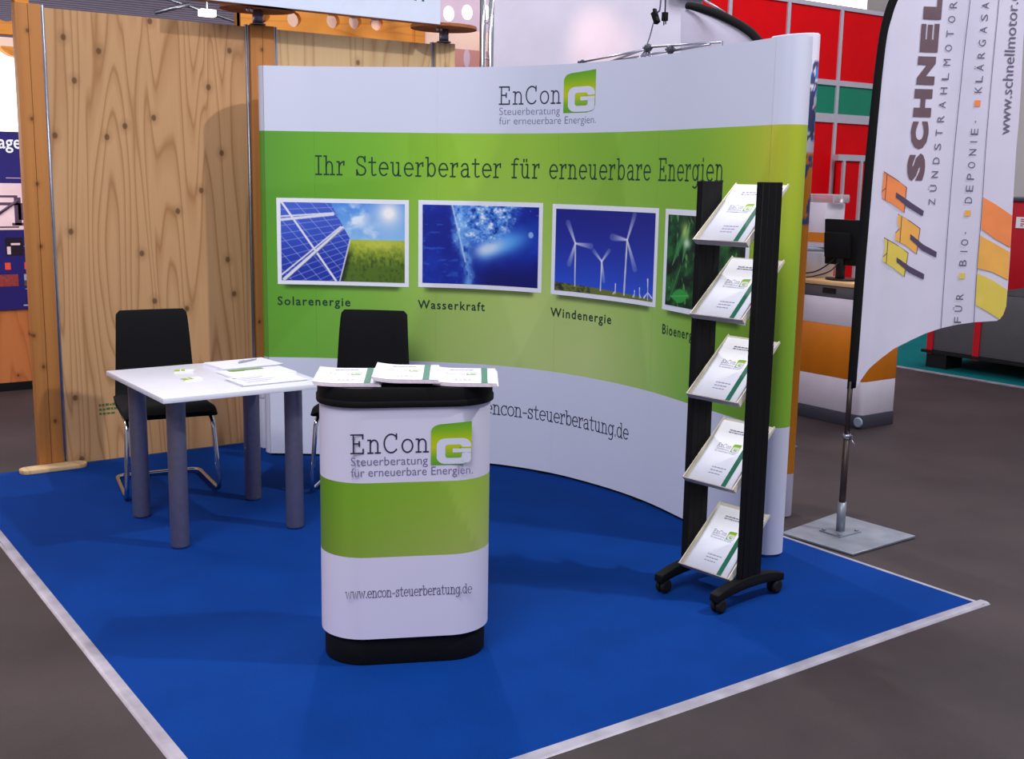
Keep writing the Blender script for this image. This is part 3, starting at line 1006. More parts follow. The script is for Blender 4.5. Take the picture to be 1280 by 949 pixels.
def pic_water(u, v):
    c = np.zeros(u.shape + (3,)) + np.array((10, 30, 138), float)
    n = fbm(u * 5, v * 4, 51)
    c = mixc(c, (22, 62, 190), np.clip(n * 1.5 - .4, 0, 1))
    c = mixc(c, (16, 18, 108), sstep(.55, .95, v) * sstep(.38, .6, u))
    glow = np.exp(-((u - .66) / .2) ** 2 - ((v - .47 + (u - .6) * .25) / .13) ** 2)
    c = mixc(c, (50, 138, 238), np.clip(glow * 1.1, 0, 1))
    glow = np.exp(-((v - .57 + (u - .5) * .50) / .13) ** 2) * sstep(.42, .55, u) * (1 - sstep(.6, 1.05, u))
    c = mixc(c, (110, 184, 248), np.clip(glow * .9, 0, 1))
    glow = np.exp(-((u - .55 + (v - .54) * .5) / .10) ** 2 - ((v - .53) / .10) ** 2)
    c = mixc(c, (214, 228, 250), np.clip(glow * 1.1, 0, .95))
    # bubbling water top, falling stream
    w = fbm(u * 26, v * 22, 61, 3) + .35 * fbm(u * 60, v * 50, 71, 2)
    reg = sstep(.22, .30, u) * (1 - sstep(.72, .90, u + .35 * v)) * (1 - sstep(.36, .56, v + .25 * (u - .45)))
    c = mixc(c, (70, 132, 226), reg * .8)
    c = mixc(c, (140, 192, 246), reg * .75 * sstep(.55, .75, w))
    c = mixc(c, (232, 240, 252), reg * sstep(.78, .95, w))
    c = mixc(c, (14, 36, 120), reg * (1 - sstep(.38, .52, w)) * .8)
    st = np.exp(-((u - .30 - .10 * v - .012 * np.sin(v * 30)) / (.055 - .012 * v)) ** 2)
    c = mixc(c, (124, 186, 246), st * .85 * sstep(.3, .8, fbm(u * 40, v * 16, 81, 3) + .15))
    st = np.exp(-((u - .245 - .16 * v) / .008) ** 2) * (v < .72)
    c = mixc(c, (206, 226, 250), st * .8)
    sp = sstep(.70, .82, fbm(u * 26, v * 20, 91, 3)) * (1 - sstep(.05, .35, v)) * sstep(.5, .75, u)
    c = mixc(c, (190, 216, 250), sp * .8)
    sp = sstep(.60, .78, fbm(u * 14, v * 20, 95, 4)) * (u < .30)
    c = mixc(c, (60, 104, 210), sp * .55)
    d = np.hypot((u - .93) * ASP, v - .345)
    c = mixc(c, (170, 204, 248), (1 - sstep(.03, .045, d)) * .8)
    return c


def pic_wind(u, v):
    c = np.zeros(u.shape + (3,)) + np.array((28, 34, 136), float)
    c = mixc(c, (44, 86, 214), np.clip(v * 1.05, 0, 1) ** 1.4)
    hor = .895 + .075 * u
    g = mixc(np.zeros_like(c) + np.array((112, 120, 52)), (52, 52, 40), sstep(.3, .7, fbm(u * 40, v * 30, 101)) * (u < .35))
    gm = sstep(-.004, .006, v - hor)
    c = c * (1 - gm[..., None]) + g * gm[..., None]

    def turb(c, hub, base, tips, wd):
        dd, t = seg(u, v, hub, base, ASP)
        c = mixc(c, (206, 208, 224), (1 - sstep(wd * .7, wd * .7 + .005, dd)) * (v < base[1]))
        for tp_, bl in tips:
            dd, t = seg(u, v, hub, tp_, ASP)
            w_ = .003 + bl * t
            c = mixc(c, (226, 226, 240), (1 - sstep(w_ * .8, w_ + .012 * (bl > .01) + .003, dd)) * (1 - .75 * t * (bl > .012)))
        d = np.hypot((u - hub[0]) * ASP, v - hub[1])
        r_ = .014 if wd > .009 else .004
        return mixc(c, (232, 230, 238), 1 - sstep(r_, r_ + .005, d))
    c = turb(c, (.19, .41), (.195, .935), (((.115, .165), .028), ((.345, .43), .028), ((.135, .66), .028)), .010)
    c = turb(c, (.455, .60), (.45, .955), (((.375, .485), .018), ((.525, .465), .016), ((.48, .83), .016)), .010)
    c = turb(c, (.705, .325), (.690, .975), (((.775, .03), .026), ((.555, .305), .036), ((.795, .65), .030)), .014)
    c = turb(c, (.945, .90), (.945, .99), (((.94, .75), .008), ((.905, .965), .008), ((.99, .955), .008)), .007)
    c = turb(c, (.60, .93), (.60, .97), (((.60, .85), .004), ((.58, .97), .004)), .004)
    c = turb(c, (.80, .94), (.80, .98), (((.80, .9), .004), ((.785, .975), .004)), .004)
    c = turb(c, (.855, .93), (.855, .985), (((.855, .86), .004), ((.87, .97), .004)), .004)
    return c


def pic_leaf(u, v):
    c = np.zeros(u.shape + (3,)) + np.array((16, 54, 30), float)
    n = fbm(u * 9 + v * 4, v * 7, 111, 4)
    c = mixc(c, (34, 104, 44), sstep(.42, .7, n))
    c = mixc(c, (8, 26, 20), 1 - sstep(.30, .45, n))
    n2 = fbm(u * 22, v * 8 - u * 9, 121, 3)
    c = mixc(c, (120, 176, 96), sstep(.66, .82, n2) * .75)
    for (a, b, wd, col) in (((.08, .55), (.26, .10), .05, (44, 128, 58)), ((.30, .08), (.22, .5), .04, (58, 140, 62)), ((.05, .95), (.20, .55), .04, (30, 96, 46)),
                            ((.45, .9), (.62, .3), .05, (44, 130, 56)), ((.75, .95), (.9, .35), .05, (50, 136, 60)), ((.55, .3), (.85, .12), .04, (60, 146, 66))):
        dd, t = seg(u, v, a, b, ASP)
        w_ = wd * np.sin(np.clip(t, 0.02, .98) * PI)
        m = 1 - sstep(w_ * .85, w_ + .008, dd)
        c = mixc(c, col, m * .8)
        c = mixc(c, (150, 196, 120), (1 - sstep(.002, .007, dd)) * .5)
    g = np.exp(-((u - .24) / .05) ** 2 - ((v - .17) / .10) ** 2)
    c = mixc(c, (206, 224, 120), g * .75)
    g = np.exp(-((u - .27) / .05) ** 2 - ((v - .30) / .05) ** 2)
    c = mixc(c, (236, 244, 226), g * .8)
    dd, t = seg(u, v, (.08, .90), (.32, .86), ASP)
    w_ = .075 * np.sin(np.clip(t, .02, .98) * PI)
    c = mixc(c, (50, 158, 66), 1 - sstep(w_ * .9, w_ + .01, dd))
    c = mixc(c, (130, 200, 110), (1 - sstep(.003, .008, dd)) * .6)
    return c


def wall_picture(name, s0, s1, z0, z1, m, fn, lab):
    """white bordered print, border m wide, inside the artwork of fn"""
    mb = MB()
    N_ = 16
    mb.grid(lambda s, z: wpt(s, z, 0.0016), [s0 + (s1 - s0) * k / N_ for k in range(N_ + 1)], [z0, z1])
    o = mb.build(name, 'paper', wall, recalc=False)
    o['label'] = lab
    nu, nv = 230, 150
    us, vs = np.linspace(0, 1, nu), np.linspace(0, 1, nv)
    mb = MB()
    a, b, c_, d = s0 + m, s1 - m, z0 + m, z1 - m
    mb.grid(lambda u, v: wpt(a + u * (b - a), d + v * (c_ - d), 0.0030), list(us), list(vs))
    U_, V_ = np.meshgrid(us, vs)
    p = mb.build('picture', 'photo', o, recalc=False)
    return ink_mesh(p, srgb2lin(fn(U_.ravel(), V_.ravel())))


wall_picture('printed_photo', 0.058, 0.798, 0.992, 1.469, 0.023, pic_solar, 'printed photo of blue solar panels beside a meadow')
wall_picture('printed_photo', 0.851, 1.573, 0.995, 1.471, 0.024, pic_water, 'printed photo of splashing blue water')
wall_picture('printed_photo', 1.633, 2.385, 0.994, 1.468, 0.024, pic_wind, 'printed photo of white wind turbines on blue sky')
wall_picture('printed_photo', 2.438, 3.085, 0.992, 1.468, 0.026, pic_leaf, 'printed photo of dark green leaves')

# ================================================================== WHITE TABLE
t = thing('table', 'small white table on four thick silver tubular legs', 'table', (1.875, 4.925, 0), 0.0)
MB().box(-0.37, 0.37, -0.385, 0.40, 0.668, 0.690).build('tabletop', 'white_lam', t, 0.002)
for sx, sy in ((-.272, -.245), (-.268, .285), (.262, -.25), (.285, .285)):
    l = MB().lathe([(0.034, 0.0075), (0.038, 0.012), (0.040, 0.02), (0.040, 0.64), (0.040, 0.668)], 28, 0, (sx, sy)).build('leg', 'alu', t)
    MB().lathe([(0.058, 0.660), (0.058, 0.668)], 24, 0, (sx, sy)).build('mounting_plate', 'grey_base', l)


# ================================================================== CANTILEVER CHAIRS
def make_chair(label, loc, rz):
    t = thing('cantilever_chair', label, 'chair', loc, rz, None)
    # seat pad, gently dished, rounded plan
    def seat_pt(u, v):
        x = (u - .5) * (0.445 - 0.02 * v)
        y = -0.245 + v * 0.46
        return x, y
    mb = MB()
    us = [k / 14 for k in range(15)]; vs = [k / 14 for k in range(15)]

    def top(u, v):
        x, y = seat_pt(u, v)
        e = max(0, abs(u - .5) * 2 - .86) / .14
        f_ = max(0, .16 - v) / .16
        return (x, y, 0.462 - 0.016 * e * e - 0.035 * f_ * f_ - 0.006 * math.sin(PI * v))

    def bot(u, v):
        x, y = seat_pt(u, v)
        return (x * (.99 if 0 < u < 1 else .97), y + (0.016 if v < .02 else 0), 0.402)
    mb.grid(top, us, vs); mb.grid(bot, us, vs)
    n = 15; N2 = n * n
    rim = [(i, i + 1) for i in range(n - 1)] + [(i * n + n - 1, (i + 1) * n + n - 1) for i in range(n - 1)] + [((n - 1) * n + i + 1, (n - 1) * n + i) for i in range(n - 1)] + [((i + 1) * n, i * n) for i in range(n - 1)]
    for a, b in rim:
        mb.f.append((a, b, b + N2, a + N2)); mb.mi.append(0); mb.sm.append(True)
    mb.build('seat', 'black_fab', t, angle=1.0)
    # backrest: slab that rises out of the seat in a curve, narrowing to the top
    prof = smooth_path([(0, 0.10, 0.425), (0, 0.185, 0.436), (0, 0.222, 0.50), (0, 0.232, 0.62), (0, 0.245, 0.76), (0, 0.27, 0.885)], 6)
    K = len(prof)
    mb = MB()
    us = [-1, -.97, -.9, -.6, -.3, 0, .3, .6, .9, .97, 1]

    def bk(side):
        def f_(u, k):
            p = prof[int(k)]
            q2 = prof[min(int(k) + 1, K - 1)] - prof[max(int(k) - 1, 0)]
            nrm = Vector((0, -q2.z, q2.y)).normalized()
            h = k / (K - 1)
            w = 0.215 - 0.038 * h
            # rounded top corners
            top_r = 0.03
            z = p.z
            if abs(u) > .9 and h > .93:
                z = p.z - (h - .93) / .07 * (abs(u) - .9) / .1 * top_r * .6
            th = 0.015 * (1 - .55 * max(0, (abs(u) - .9) / .1) ** 2) * (1 - .4 * max(0, (h - .95) / .05))
            curve = 0.012 * (u * u)
            return (u * w, p.y + nrm.y * th * side - curve * h, z + nrm.z * th * side)
        return f_
    ks = list(range(K))
    mb.grid(bk(1), us, ks); mb.grid(bk(-1), us, ks)
    nu = len(us); NN = nu * K
    rim = [(i, i + 1) for i in range(nu - 1)] + [(i * nu + nu - 1, (i + 1) * nu + nu - 1) for i in range(K - 1)] + [((K - 1) * nu + i + 1, (K - 1) * nu + i) for i in range(nu - 1)] + [((i + 1) * nu, i * nu) for i in range(K - 1)]
    for a, b in rim:
        mb.f.append((a, b, b + NN, a + NN)); mb.mi.append(0); mb.sm.append(True)
    mb.build('backrest', 'black_fab', t, angle=1.0)
    # one bent chrome tube: under the seat, down the front, back along the floor, across, and up again
    zf = 0.0185
    pts = [(-0.19, 0.12, 0.388), (-0.205, -0.20, 0.388), (-0.225, -0.235, zf), (-0.212, 0.235, zf), (0.212, 0.235, zf), (0.225, -0.235, zf), (0.205, -0.20, 0.388), (0.19, 0.12, 0.388)]
    mb = MB().tube(fillet(pts, 0.055, 7), 0.0115, 12)
    mb.build('frame', 'chrome', t)
    for y in (-0.12, 0.08):
        MB().box(-0.20, 0.20, y - .015, y + .015, 0.386, 0.403).build('seat_bracket', 'black_matt', t)
    return t


make_chair('black cantilever chair with chrome base behind the white table, against the plywood', (1.875, 5.66, 0.0075), -0.16)
make_chair('black chair behind the white counter, only its backrest showing in front of the green wall', (2.76, 5.165, 0.0075), -0.70)

# ================================================================== PROMOTION COUNTER
CNT_YAW = -0.44
CNT = thing('promotion_counter', 'white and green promotion counter with black top and base on the blue carpet', 'counter', (1.811, 3.087, 0.0075), CNT_YAW)
# local frame: x to the right along the front, y to the back, front face at y = 0
CW, CD = 0.572, 0.33


def counter_outline(w, d, r, n=8):
    return rr(w, d, r, n, 0.0, CD / 2)


MB().zprism(counter_outline(CW - .03, CD - .03, 0.135, 12), 0.0, 0.10).build('plinth', 'black_matt', CNT, 0.005)
mb = MB(); mb.zprism(counter_outline(CW + .004, CD + .004, 0.15, 12), 0.872, 0.932)
mb.zprism(counter_outline(CW + .012, CD + .008, 0.152, 12), 0.868, 0.890)
mb.build('top', 'black_matt', CNT, 0.004)
out = counter_outline(CW - .008, CD - .008, 0.148, 14)
out = out + [out[0]]
Lc = [0.0]
for a, b in zip(out, out[1:]):
    Lc.append(Lc[-1] + math.hypot(b[0] - a[0], b[1] - a[1]))
Lc = np.array(Lc); ox, oy = np.array([p[0] for p in out]), np.array([p[1] for p in out])
ns = 120
ss = [Lc[-1] * k / ns for k in range(ns + 1)]
cpt = lambda s, z, off=0: (float(np.interp(s, Lc, ox)), float(np.interp(s, Lc, oy)), z)
e = 0.0004
rows = [0.095, 0.25, 0.374 - e, 0.374 + e] + [0.374 + .249 * k / 8 for k in range(1, 8)] + [0.623 - e, 0.623 + e, 0.75, 0.872]
mb = MB().grid(lambda s, z: cpt(s, z), ss, rows)
cols = []
for z in rows:
    for s in ss:
        x, y, _ = cpt(s, z)
        if z < .374 or z > .623:
            cols.append((216, 212, 232))
        else:
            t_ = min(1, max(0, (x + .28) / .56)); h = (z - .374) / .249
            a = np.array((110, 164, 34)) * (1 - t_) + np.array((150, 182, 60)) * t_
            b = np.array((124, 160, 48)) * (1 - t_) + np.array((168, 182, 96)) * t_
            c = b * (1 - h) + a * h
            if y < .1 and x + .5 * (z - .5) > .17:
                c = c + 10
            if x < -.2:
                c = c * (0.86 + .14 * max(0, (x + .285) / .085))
            cols.append(tuple(c))
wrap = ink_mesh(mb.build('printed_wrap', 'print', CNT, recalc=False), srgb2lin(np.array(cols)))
cf = lambda x, y, l=0.0007: (x, 0.004 - l, y)
q = MB(); slab(q, 'EnCon', -0.186, 0.058, 0.722, 0.060, cf, 0, 0.082)
q.build('lettering', 'ink', CNT)
q = MB()
sans_fit(q, 'Steuerberatung', -0.187, 0.058, 0.681, 0.029, cf, 0, -0.005)
sans_fit(q, 'für erneuerbare Energien.', -0.187, 0.205, 0.645, 0.029, cf, 0, -0.005)
q.build('lettering', 'ink_light', CNT)
q = MB(); slab(q, 'www.encon-steuerberatung.de', -0.207, 0.205, 0.239, 0.032, cf, 0, 0.075, 0.04)
q.build('lettering', 'ink_mid', CNT)
leaf_logo(CNT, lambda x, y, l: cf(x, y, 0.0004 + l), 0.068, 0.677, 0.132, 0.142, 'logo', 0.0004)

# ================================================================== BROCHURE RACK
RX, RY, RYAW = 3.171, 3.012, 0.10
rack = thing('brochure_rack', 'black rolling brochure rack with five slanted trays by the right end of the wall', 'brochure rack', (RX, RY, 0.0075), RYAW)
for s in (-1, 1):
    y = s * 0.137
    mb = MB().box(-0.058, 0.058, y - .015, y + .015, 0.10, 1.592)
    for gx in (-0.022, 0.022):
        mb.box(gx - .003, gx + .003, y - .0158, y + .0158, 0.105, 1.588)
    mb.build('post', 'black_matt', rack, 0.002, 1)
    # arched foot: a bar bowed upwards
    k = 20
    upper, lower = [], []
    for i in range(k + 1):
        u = -1 + 2 * i / k
        h = 0.108 - 0.030 * u * u
        upper.append((u * 0.205, h)); lower.append((u * 0.205, h - 0.042 + .012 * u * u))
    pol = upper + lower[::-1]
    ft = MB().prism(pol, lambda a, b: (a, y - .021, b), lambda a, b: (a, y + .021, b)).build('foot', 'black_matt', rack, 0.004)
    for u in (-1, 1):
        cx = u * 0.172
        q = MB()
        q.x = Matrix.Translation((cx, y, 0.029)) @ Matrix.Rotation(PI / 2, 4, 'X')
        for dz in (-.012, .012):
            q.lathe([(0.018, dz - .009), (0.027, dz - .006), (0.0288, dz), (0.027, dz + .006), (0.018, dz + .009)], 18)
        q.x = None
        q.box(cx - .006, cx + .006, y - .006, y + .006, 0.029, 0.07)
        q.build('caster', 'rubber', ft)

TILT = math.radians(44.5)
zf_list = [1.384, 1.104, 0.797, 0.467, 0.118]
TRAYS = []
TW = 0.124          # half width of a tray
for zf_ in zf_list:
    # tray frame: u up the slope (from the front lip), v across, n outwards
    X0 = Vector((-0.100, 0, zf_ - 0.0075))
    U_ = Vector((math.cos(TILT), 0, math.sin(TILT))); V_ = Vector((0, -1, 0)); N_ = Vector((-math.sin(TILT), 0, math.cos(TILT)))
    fr = Matrix((( V_.x, U_.x, N_.x, X0.x), (V_.y, U_.y, N_.y, X0.y), (V_.z, U_.z, N_.z, X0.z), (0, 0, 0, 1)))
    # fr maps (across, up, normal) into rack coordinates
    tr = MB(); tr.x = fr
    tr.box(-TW + .004, TW - .004, 0.0, 0.315, -0.026, -0.022)
    tray = tr.build('tray', 'cream', rack)
    for s in (-1, 1):
        q = MB(); q.x = fr
        q.prism([(0.0, -0.022), (0.315, -0.022), (0.315, -0.014), (0.0, 0.004)], lambda a, b: (s * (TW - .006), a, b), lambda a, b: (s * (TW - .002), a, b))
        q.build('side_flange', 'cream', tray)
    q = MB(); q.x = fr
    q.prism([(-TW, 0.0), (TW, 0.0), (TW - .012, -.024), (-TW + .004, -.024)], lambda a, b: (a, -0.004, b + 0.004), lambda a, b: (a, 0.0, b + 0.004))
    q.build('lip', 'taupe', tray)
    TRAYS.append(Matrix.Translation((RX, RY, 0.0075)) @ Matrix.Rotation(RYAW, 4, 'Z') @ fr)


# ================================================================== BROCHURES
def make_brochure(label, curl=0.0, pages=0.006, detail=True, group=None, dark=False):
    """A4 brochure: x across, y up the page, z thickness; lies on z = 0, lower edge at y = 0"""
    t = thing('brochure', label, 'brochure', (0, 0, 0), 0, group)
    w, h = 0.105, 0.290
    zc = lambda x: curl * max(0.0, (-x - .02) / .085) ** 2
    us = [-w + 2 * w * k / 16 for k in range(17)]
    mb = MB()
    vs = [0, h / 2, h]
    mb.grid(lambda x, y: (x, y, zc(x) + pages), us, vs)
    n0 = len(mb.v)
    mb.grid(lambda x, y: (x, y, zc(x)), us, vs)
    nu = 17
    for i in range(nu - 1):
        for o_ in (0, 2 * nu):
            mb.f.append((o_ + i, o_ + i + 1, n0 + o_ + i + 1, n0 + o_ + i)); mb.mi.append(1); mb.sm.append(False)
    for j in range(2):
        for o_ in (0, nu - 1):
            mb.f.append((j * nu + o_, (j + 1) * nu + o_, n0 + (j + 1) * nu + o_, n0 + j * nu + o_)); mb.mi.append(1); mb.sm.append(False)
    mb.build('pages', ['paper', 'paper_edge'], t)
    if detail:
        z1 = pages + 0.0007
        us2 = [0.056, 0.066, 0.077]
        MB().grid(lambda x, y: (x, y, zc(x) + z1), us2, vs).build('stripe', 'stripe', t, recalc=False)
        f_ = lambda x, y: (x, y, zc(x) + z1)
        q = MB()
        slab(q, 'EnCon', -0.062, 0.002, 0.166, 0.017, f_, 0, 0.09)
        q.build('lettering', 'ink_light', t)
        q = MB()
        sans_fit(q, 'Steuerberatung', -0.062, 0.002, 0.155, 0.008, f_)
        sans_fit(q, 'für erneuerbare Energien.', -0.062, 0.040, 0.144, 0.008, f_)
        q.build('lettering', 'ink_pale', t)
        for block in (((-.05, .03, .248), (-.05, .03, .238)), ((-.03, .04, .072), (-.03, .03, .058), (-.03, .025, .044))):
            q = MB()
            for xa, xb, y in block:
                x = xa
                rnd = random.Random(int(y * 1000))
                while x < xb:
                    d_ = rnd.uniform(.006, .016)
                    q.poly([f_(x, y), f_(min(xb, x + d_), y), f_(min(xb, x + d_), y + .0042), f_(x, y + .0042)])
                    x += d_ + .003
            q.build('text_block', 'ink_pale', t)
        leaf_logo(t, lambda x, y, l: (x, y, zc(x) + pages + .0006 + l), 0.007, 0.153, 0.036, 0.040, 'logo', 0.0003)
    return t


def copy_tree(o, parent=None):
    c = o.copy(); C.objects.link(c)
    if parent is not None:
        c.parent = parent
    for ch in list(o.children):
        copy_tree(ch, c)
    return c


ordn = ['top', 'second', 'middle', 'fourth', 'lowest']
proto = make_brochure('proto', 0.0, 0.007)
plain = make_brochure('plain', 0.0, 0.006, False)
first_p = first_q = True
for i, T in enumerate(TRAYS):
    for k in range(3):
        z = -0.022 + 0.0072 * k
        if k == 2:
            o = proto if first_p else copy_tree(proto)
            first_p = False
            o['label'] = 'white brochure with green stripe lying on top in the %s tray of the black rack' % ordn[i]
        else:
            o = plain if first_q else copy_tree(plain)
            first_q = False
            o['label'] = 'spare brochure underneath the front one in the %s tray of the black rack' % ordn[i]
            o['group'] = 'spare brochures in the %s rack tray' % ordn[i]
        if k == 2:
            o['group'] = 'front brochures in the rack trays'
        o.matrix_world = T @ Matrix.Translation((0.004 + 0.004 * (2 - k), 0.001, z))

CT = Matrix.Translation((1.811, 3.087, 0.0075)) @ Matrix.Rotation(CNT_YAW, 4, 'Z')
curl_a = make_brochure('c', 0.006, 0.004)
curl_b = make_brochure('c', 0.008, 0.004)
curl_q = make_brochure('c', 0.005, 0.0034, False)
curl_r = make_brochure('c', 0.0075, 0.0036, False)
uA = uB = uC = uD = True
for (nm, lx, ly, rz, n, kind, z0) in (('left', -0.200, 0.030, -0.10, 3, 'a', 0.9325), ('right', 0.172, 0.000, -0.15, 3, 'a', 0.9325), ('middle', -0.016, 0.004, -0.13, 3, 'b', 0.9455)):
    for k in range(n):
        topmost = k == n - 1
        if kind == 'a':
            if topmost:
                o = curl_a if uA else copy_tree(curl_a); uA = False
            else:
                o = curl_q if uB else copy_tree(curl_q); uB = False
            dz = 0.0038
        else:
            if topmost:
                o = curl_b if uC else copy_tree(curl_b); uC = False
            else:
                o = curl_r if uD else copy_tree(curl_r); uD = False
            dz = 0.0040
        if topmost:
            o['label'] = {'left': 'topmost white brochure of the left stack on the counter', 'right': 'topmost white brochure of the right stack on the counter', 'middle': 'curled topmost brochure of the thick middle stack on the counter'}[nm]
            o['group'] = 'topmost brochures on the counter'
        else:
            o['label'] = 'white brochure lower in the %s stack on the counter' % nm
            o['group'] = 'brochures lower in the %s counter stack' % nm
        o.matrix_world = CT @ Matrix.Translation((lx + 0.003 * (n - 1 - k), ly + 0.002 * k, z0 + dz * k)) @ Matrix.Rotation(rz, 4, 'Z')

# ================================================================== PAPERS AND CARDS ON THE TABLE
TZ = 0.690


def sheet_stack(name, label, cat, loc, rz, w, h, th, mats, n=6, extra=None):
    t = thing(name, label, cat, loc, rz)
    mb = MB()
    rnd = random.Random(len(label))
    for k in range(n):
        dx, dy = rnd.uniform(-.004, .004), rnd.uniform(-.004, .004)
        mb.box(-w / 2 + dx, w / 2 + dx, -h / 2 + dy, h / 2 + dy, th * k / n, th * (k + 0.92) / n)
    mb.build('sheets', mats, t)
    return t


notepad = sheet_stack('notepad', 'white paper pad with grey pen on it at the rear of the white table', 'notepad', (2.10, 5.155, TZ), 0.06, 0.30, 0.225, 0.014, 'paper', 7)
bk = sheet_stack('booklet', 'white booklet with green stripe between the papers on the white table', 'booklet', (2.075, 4.93, TZ), 0.02, 0.31, 0.19, 0.008, 'paper', 4)
MB().box(-0.11, 0.06, 0.055, 0.088, 0.0082, 0.0088).build('green_band', 'green_card', bk)
MB().box(-0.10, -0.04, 0.044, 0.0545, 0.0082, 0.0088).build('green_band', 'green_card', bk)
pp = sheet_stack('paper_stack', 'loose stack of white printed sheets nearest the front edge of the table', 'papers', (2.035, 4.725, TZ), 0.03, 0.305, 0.20, 0.010, 'paper', 5)
q = MB()
for k in range(5):
    q.box(-0.12, -0.02 + 0.03 * (k % 3), -0.06 + .03 * k, -0.056 + .03 * k, 0.0101, 0.0105)
q.box(-0.135, -0.12, 0.055, 0.072, 0.0101, 0.0105)
q.build('text_block', 'ink_pale', pp)
pen = thing('pen', 'silver grey pen lying on the paper pad on the table', 'pen', (2.13, 5.175, TZ + 0.0185), 0.5)
MB().tube([(-.065, 0, 0), (-.058, 0, 0), (.045, 0, 0), (.05, 0, 0)], [.0025, .0045, .0045, .004], 10).build('barrel', 'pen', pen)
MB().tube([(.05, 0, 0), (.068, 0, 0), (.072, 0, 0)], [.004, .003, .001], 10).build('tip', 'steel', pen)
MB().box(-.06, -.02, -.0015, .0015, .0045, .0065).build('clip', 'steel', pen)


def card_pile(label, loc, rz, green):
    t = thing('business_card_pile', label, 'business cards', loc, rz, None)
    mb = MB()
    for k in range(6):
        mb.box(-.0425 + .001 * k, .0425 + .001 * k, -.0275, .0275, .0011 * k, .0011 * k + .001)
    mb.build('cards', 'paper', t)
    MB().box(-.040, -.016, -.026, .024, .0067, .0072).build('printed_mark', green, t)
    MB().box(-.010, .006, -.020, .024, .0067, .0072).build('printed_mark', green, t)
    return t


card_pile('pile of green and white business cards nearer the rear left table edge', (1.80, 5.13, TZ), -0.35, 'lime_card')
card_pile('pile of lime and white business cards in the left middle of the table', (1.755, 4.905, TZ), 0.05, 'lime_card')

# white box behind the left end of the printed wall
t = thing('storage_box', 'white box on the carpet behind the left end of the printed wall', 'box', (2.79, 6.265, 0.0075))
MB().box(-.16, .16, -.085, .085, 0, .33).build('body', 'white', t, .003)
MB().box(-.163, .163, -.088, .088, .30, .336).build('lid', 'white', t, .002)

# ================================================================== BEACH FLAG
BF = thing('beach_flag', 'tall white beach flag with black sleeve on a square steel plate', 'flag', (4.211, 3.259, 0.0), -YAW)
# local x runs along the cloth, z up, the printed side faces -y
plate_pts = [(4.46, 3.03), (4.0, 3.02), (3.97, 3.40), (4.44, 3.47)]
inv = Matrix.Rotation(YAW, 4, 'Z') @ Matrix.Translation((-4.211, -3.259, 0))
pl = [tuple((inv @ Vector((x, y, 0)))[:2]) for x, y in plate_pts]
MB().zprism(pl[::-1], 0.002, 0.012).build('base_plate', 'plate', BF, 0.0015, 1)
q = MB(); q.x = Matrix.Rotation(YAW, 4, 'Z')
q.box(-.075, .075, -.06, .06, 0.012, 0.018)
for sx in (-.06, .06):
    for sy in (-.045, .045):
        q.lathe([(.009, .018), (.009, .026)], 6, 0, (sx, sy))
q.build('socket_flange', 'plate', BF)
MB().lathe([(.020, .018), (.020, .155), (.0155, .155)], 18).build('socket', 'plate', BF)
MB().lathe([(.0150, .03), (.0150, .47)], 14).build('lower_pole', 'bronze', BF)
mb = MB().lathe([(.0122, .44), (.0122, .72)], 14)
mb.build('pole', 'bronze', BF)
MB().lathe([(.018, .455), (.018, .475)], 14).build('pole_ring', 'steel', BF)
q = MB().box(.016, .024, -.012, .0, .45, .47); q.tube([(.02, -.01, .45), (.034, -.012, .43), (.03, -.012, .40)], .003, 6)
q.build('clip', 'steel', BF)

SL = [(-0.014, 0.685), (-0.013, 0.89), (-0.013, 1.248), (-0.009, 1.437), (-0.004, 1.687), (0.001, 1.84), (0.006, 1.98), (0.012, 2.122), (0.022, 2.248), (0.036, 2.324), (0.055, 2.385), (0.10, 2.49), (0.17, 2.60), (0.27, 2.70), (0.39, 2.78)]
SRR = [(0.026, 0.690), (0.029, 0.867), (0.031, 1.208), (0.033, 1.351), (0.037, 1.636), (0.040, 1.805), (0.043, 1.95), (0.047, 2.091), (0.056, 2.236), (0.076, 2.318), (0.096, 2.380), (0.140, 2.47), (0.20, 2.57), (0.29, 2.66), (0.395, 2.735)]
SLs = smooth_path([(x, 0, z) for x, z in SL], 4); SRs = smooth_path([(x, 0, z) for x, z in SRR], 4)


def flag_y(a, z):
    """the gentle waves of the hanging cloth"""
    fall = min(1, max(0, (a - .03) / .3))
    return 0.018 * math.sin(a * 17 + z * 1.3) * fall * 0.6 + 0.012 * math.sin(a * 42 - z * 2.2) * max(0, 1 - a / .22) * min(1, a / .05)


mb = MB()
nn = len(SLs); ring = 12
v, fs = [], []
for a, b in zip(SLs, SRs):
    c_ = (a + b) / 2; d_ = (b - a) / 2
    for j in range(ring):
        an = 2 * PI * j / ring
        v.append(c_ + d_ * math.cos(an) + Vector((0, 0.013 * math.sin(an), 0)))
for i in range(nn - 1):
    for j in range(ring):
        fs.append((i * ring + j, i * ring + (j + 1) % ring, (i + 1) * ring + (j + 1) % ring, (i + 1) * ring + j))
mb.add(v, fs, 0, True)
mb.add(v[:ring], [tuple(range(ring))]); mb.add(v[-ring:], [tuple(range(ring))])
mb.build('sleeve', 'black_fab', BF)

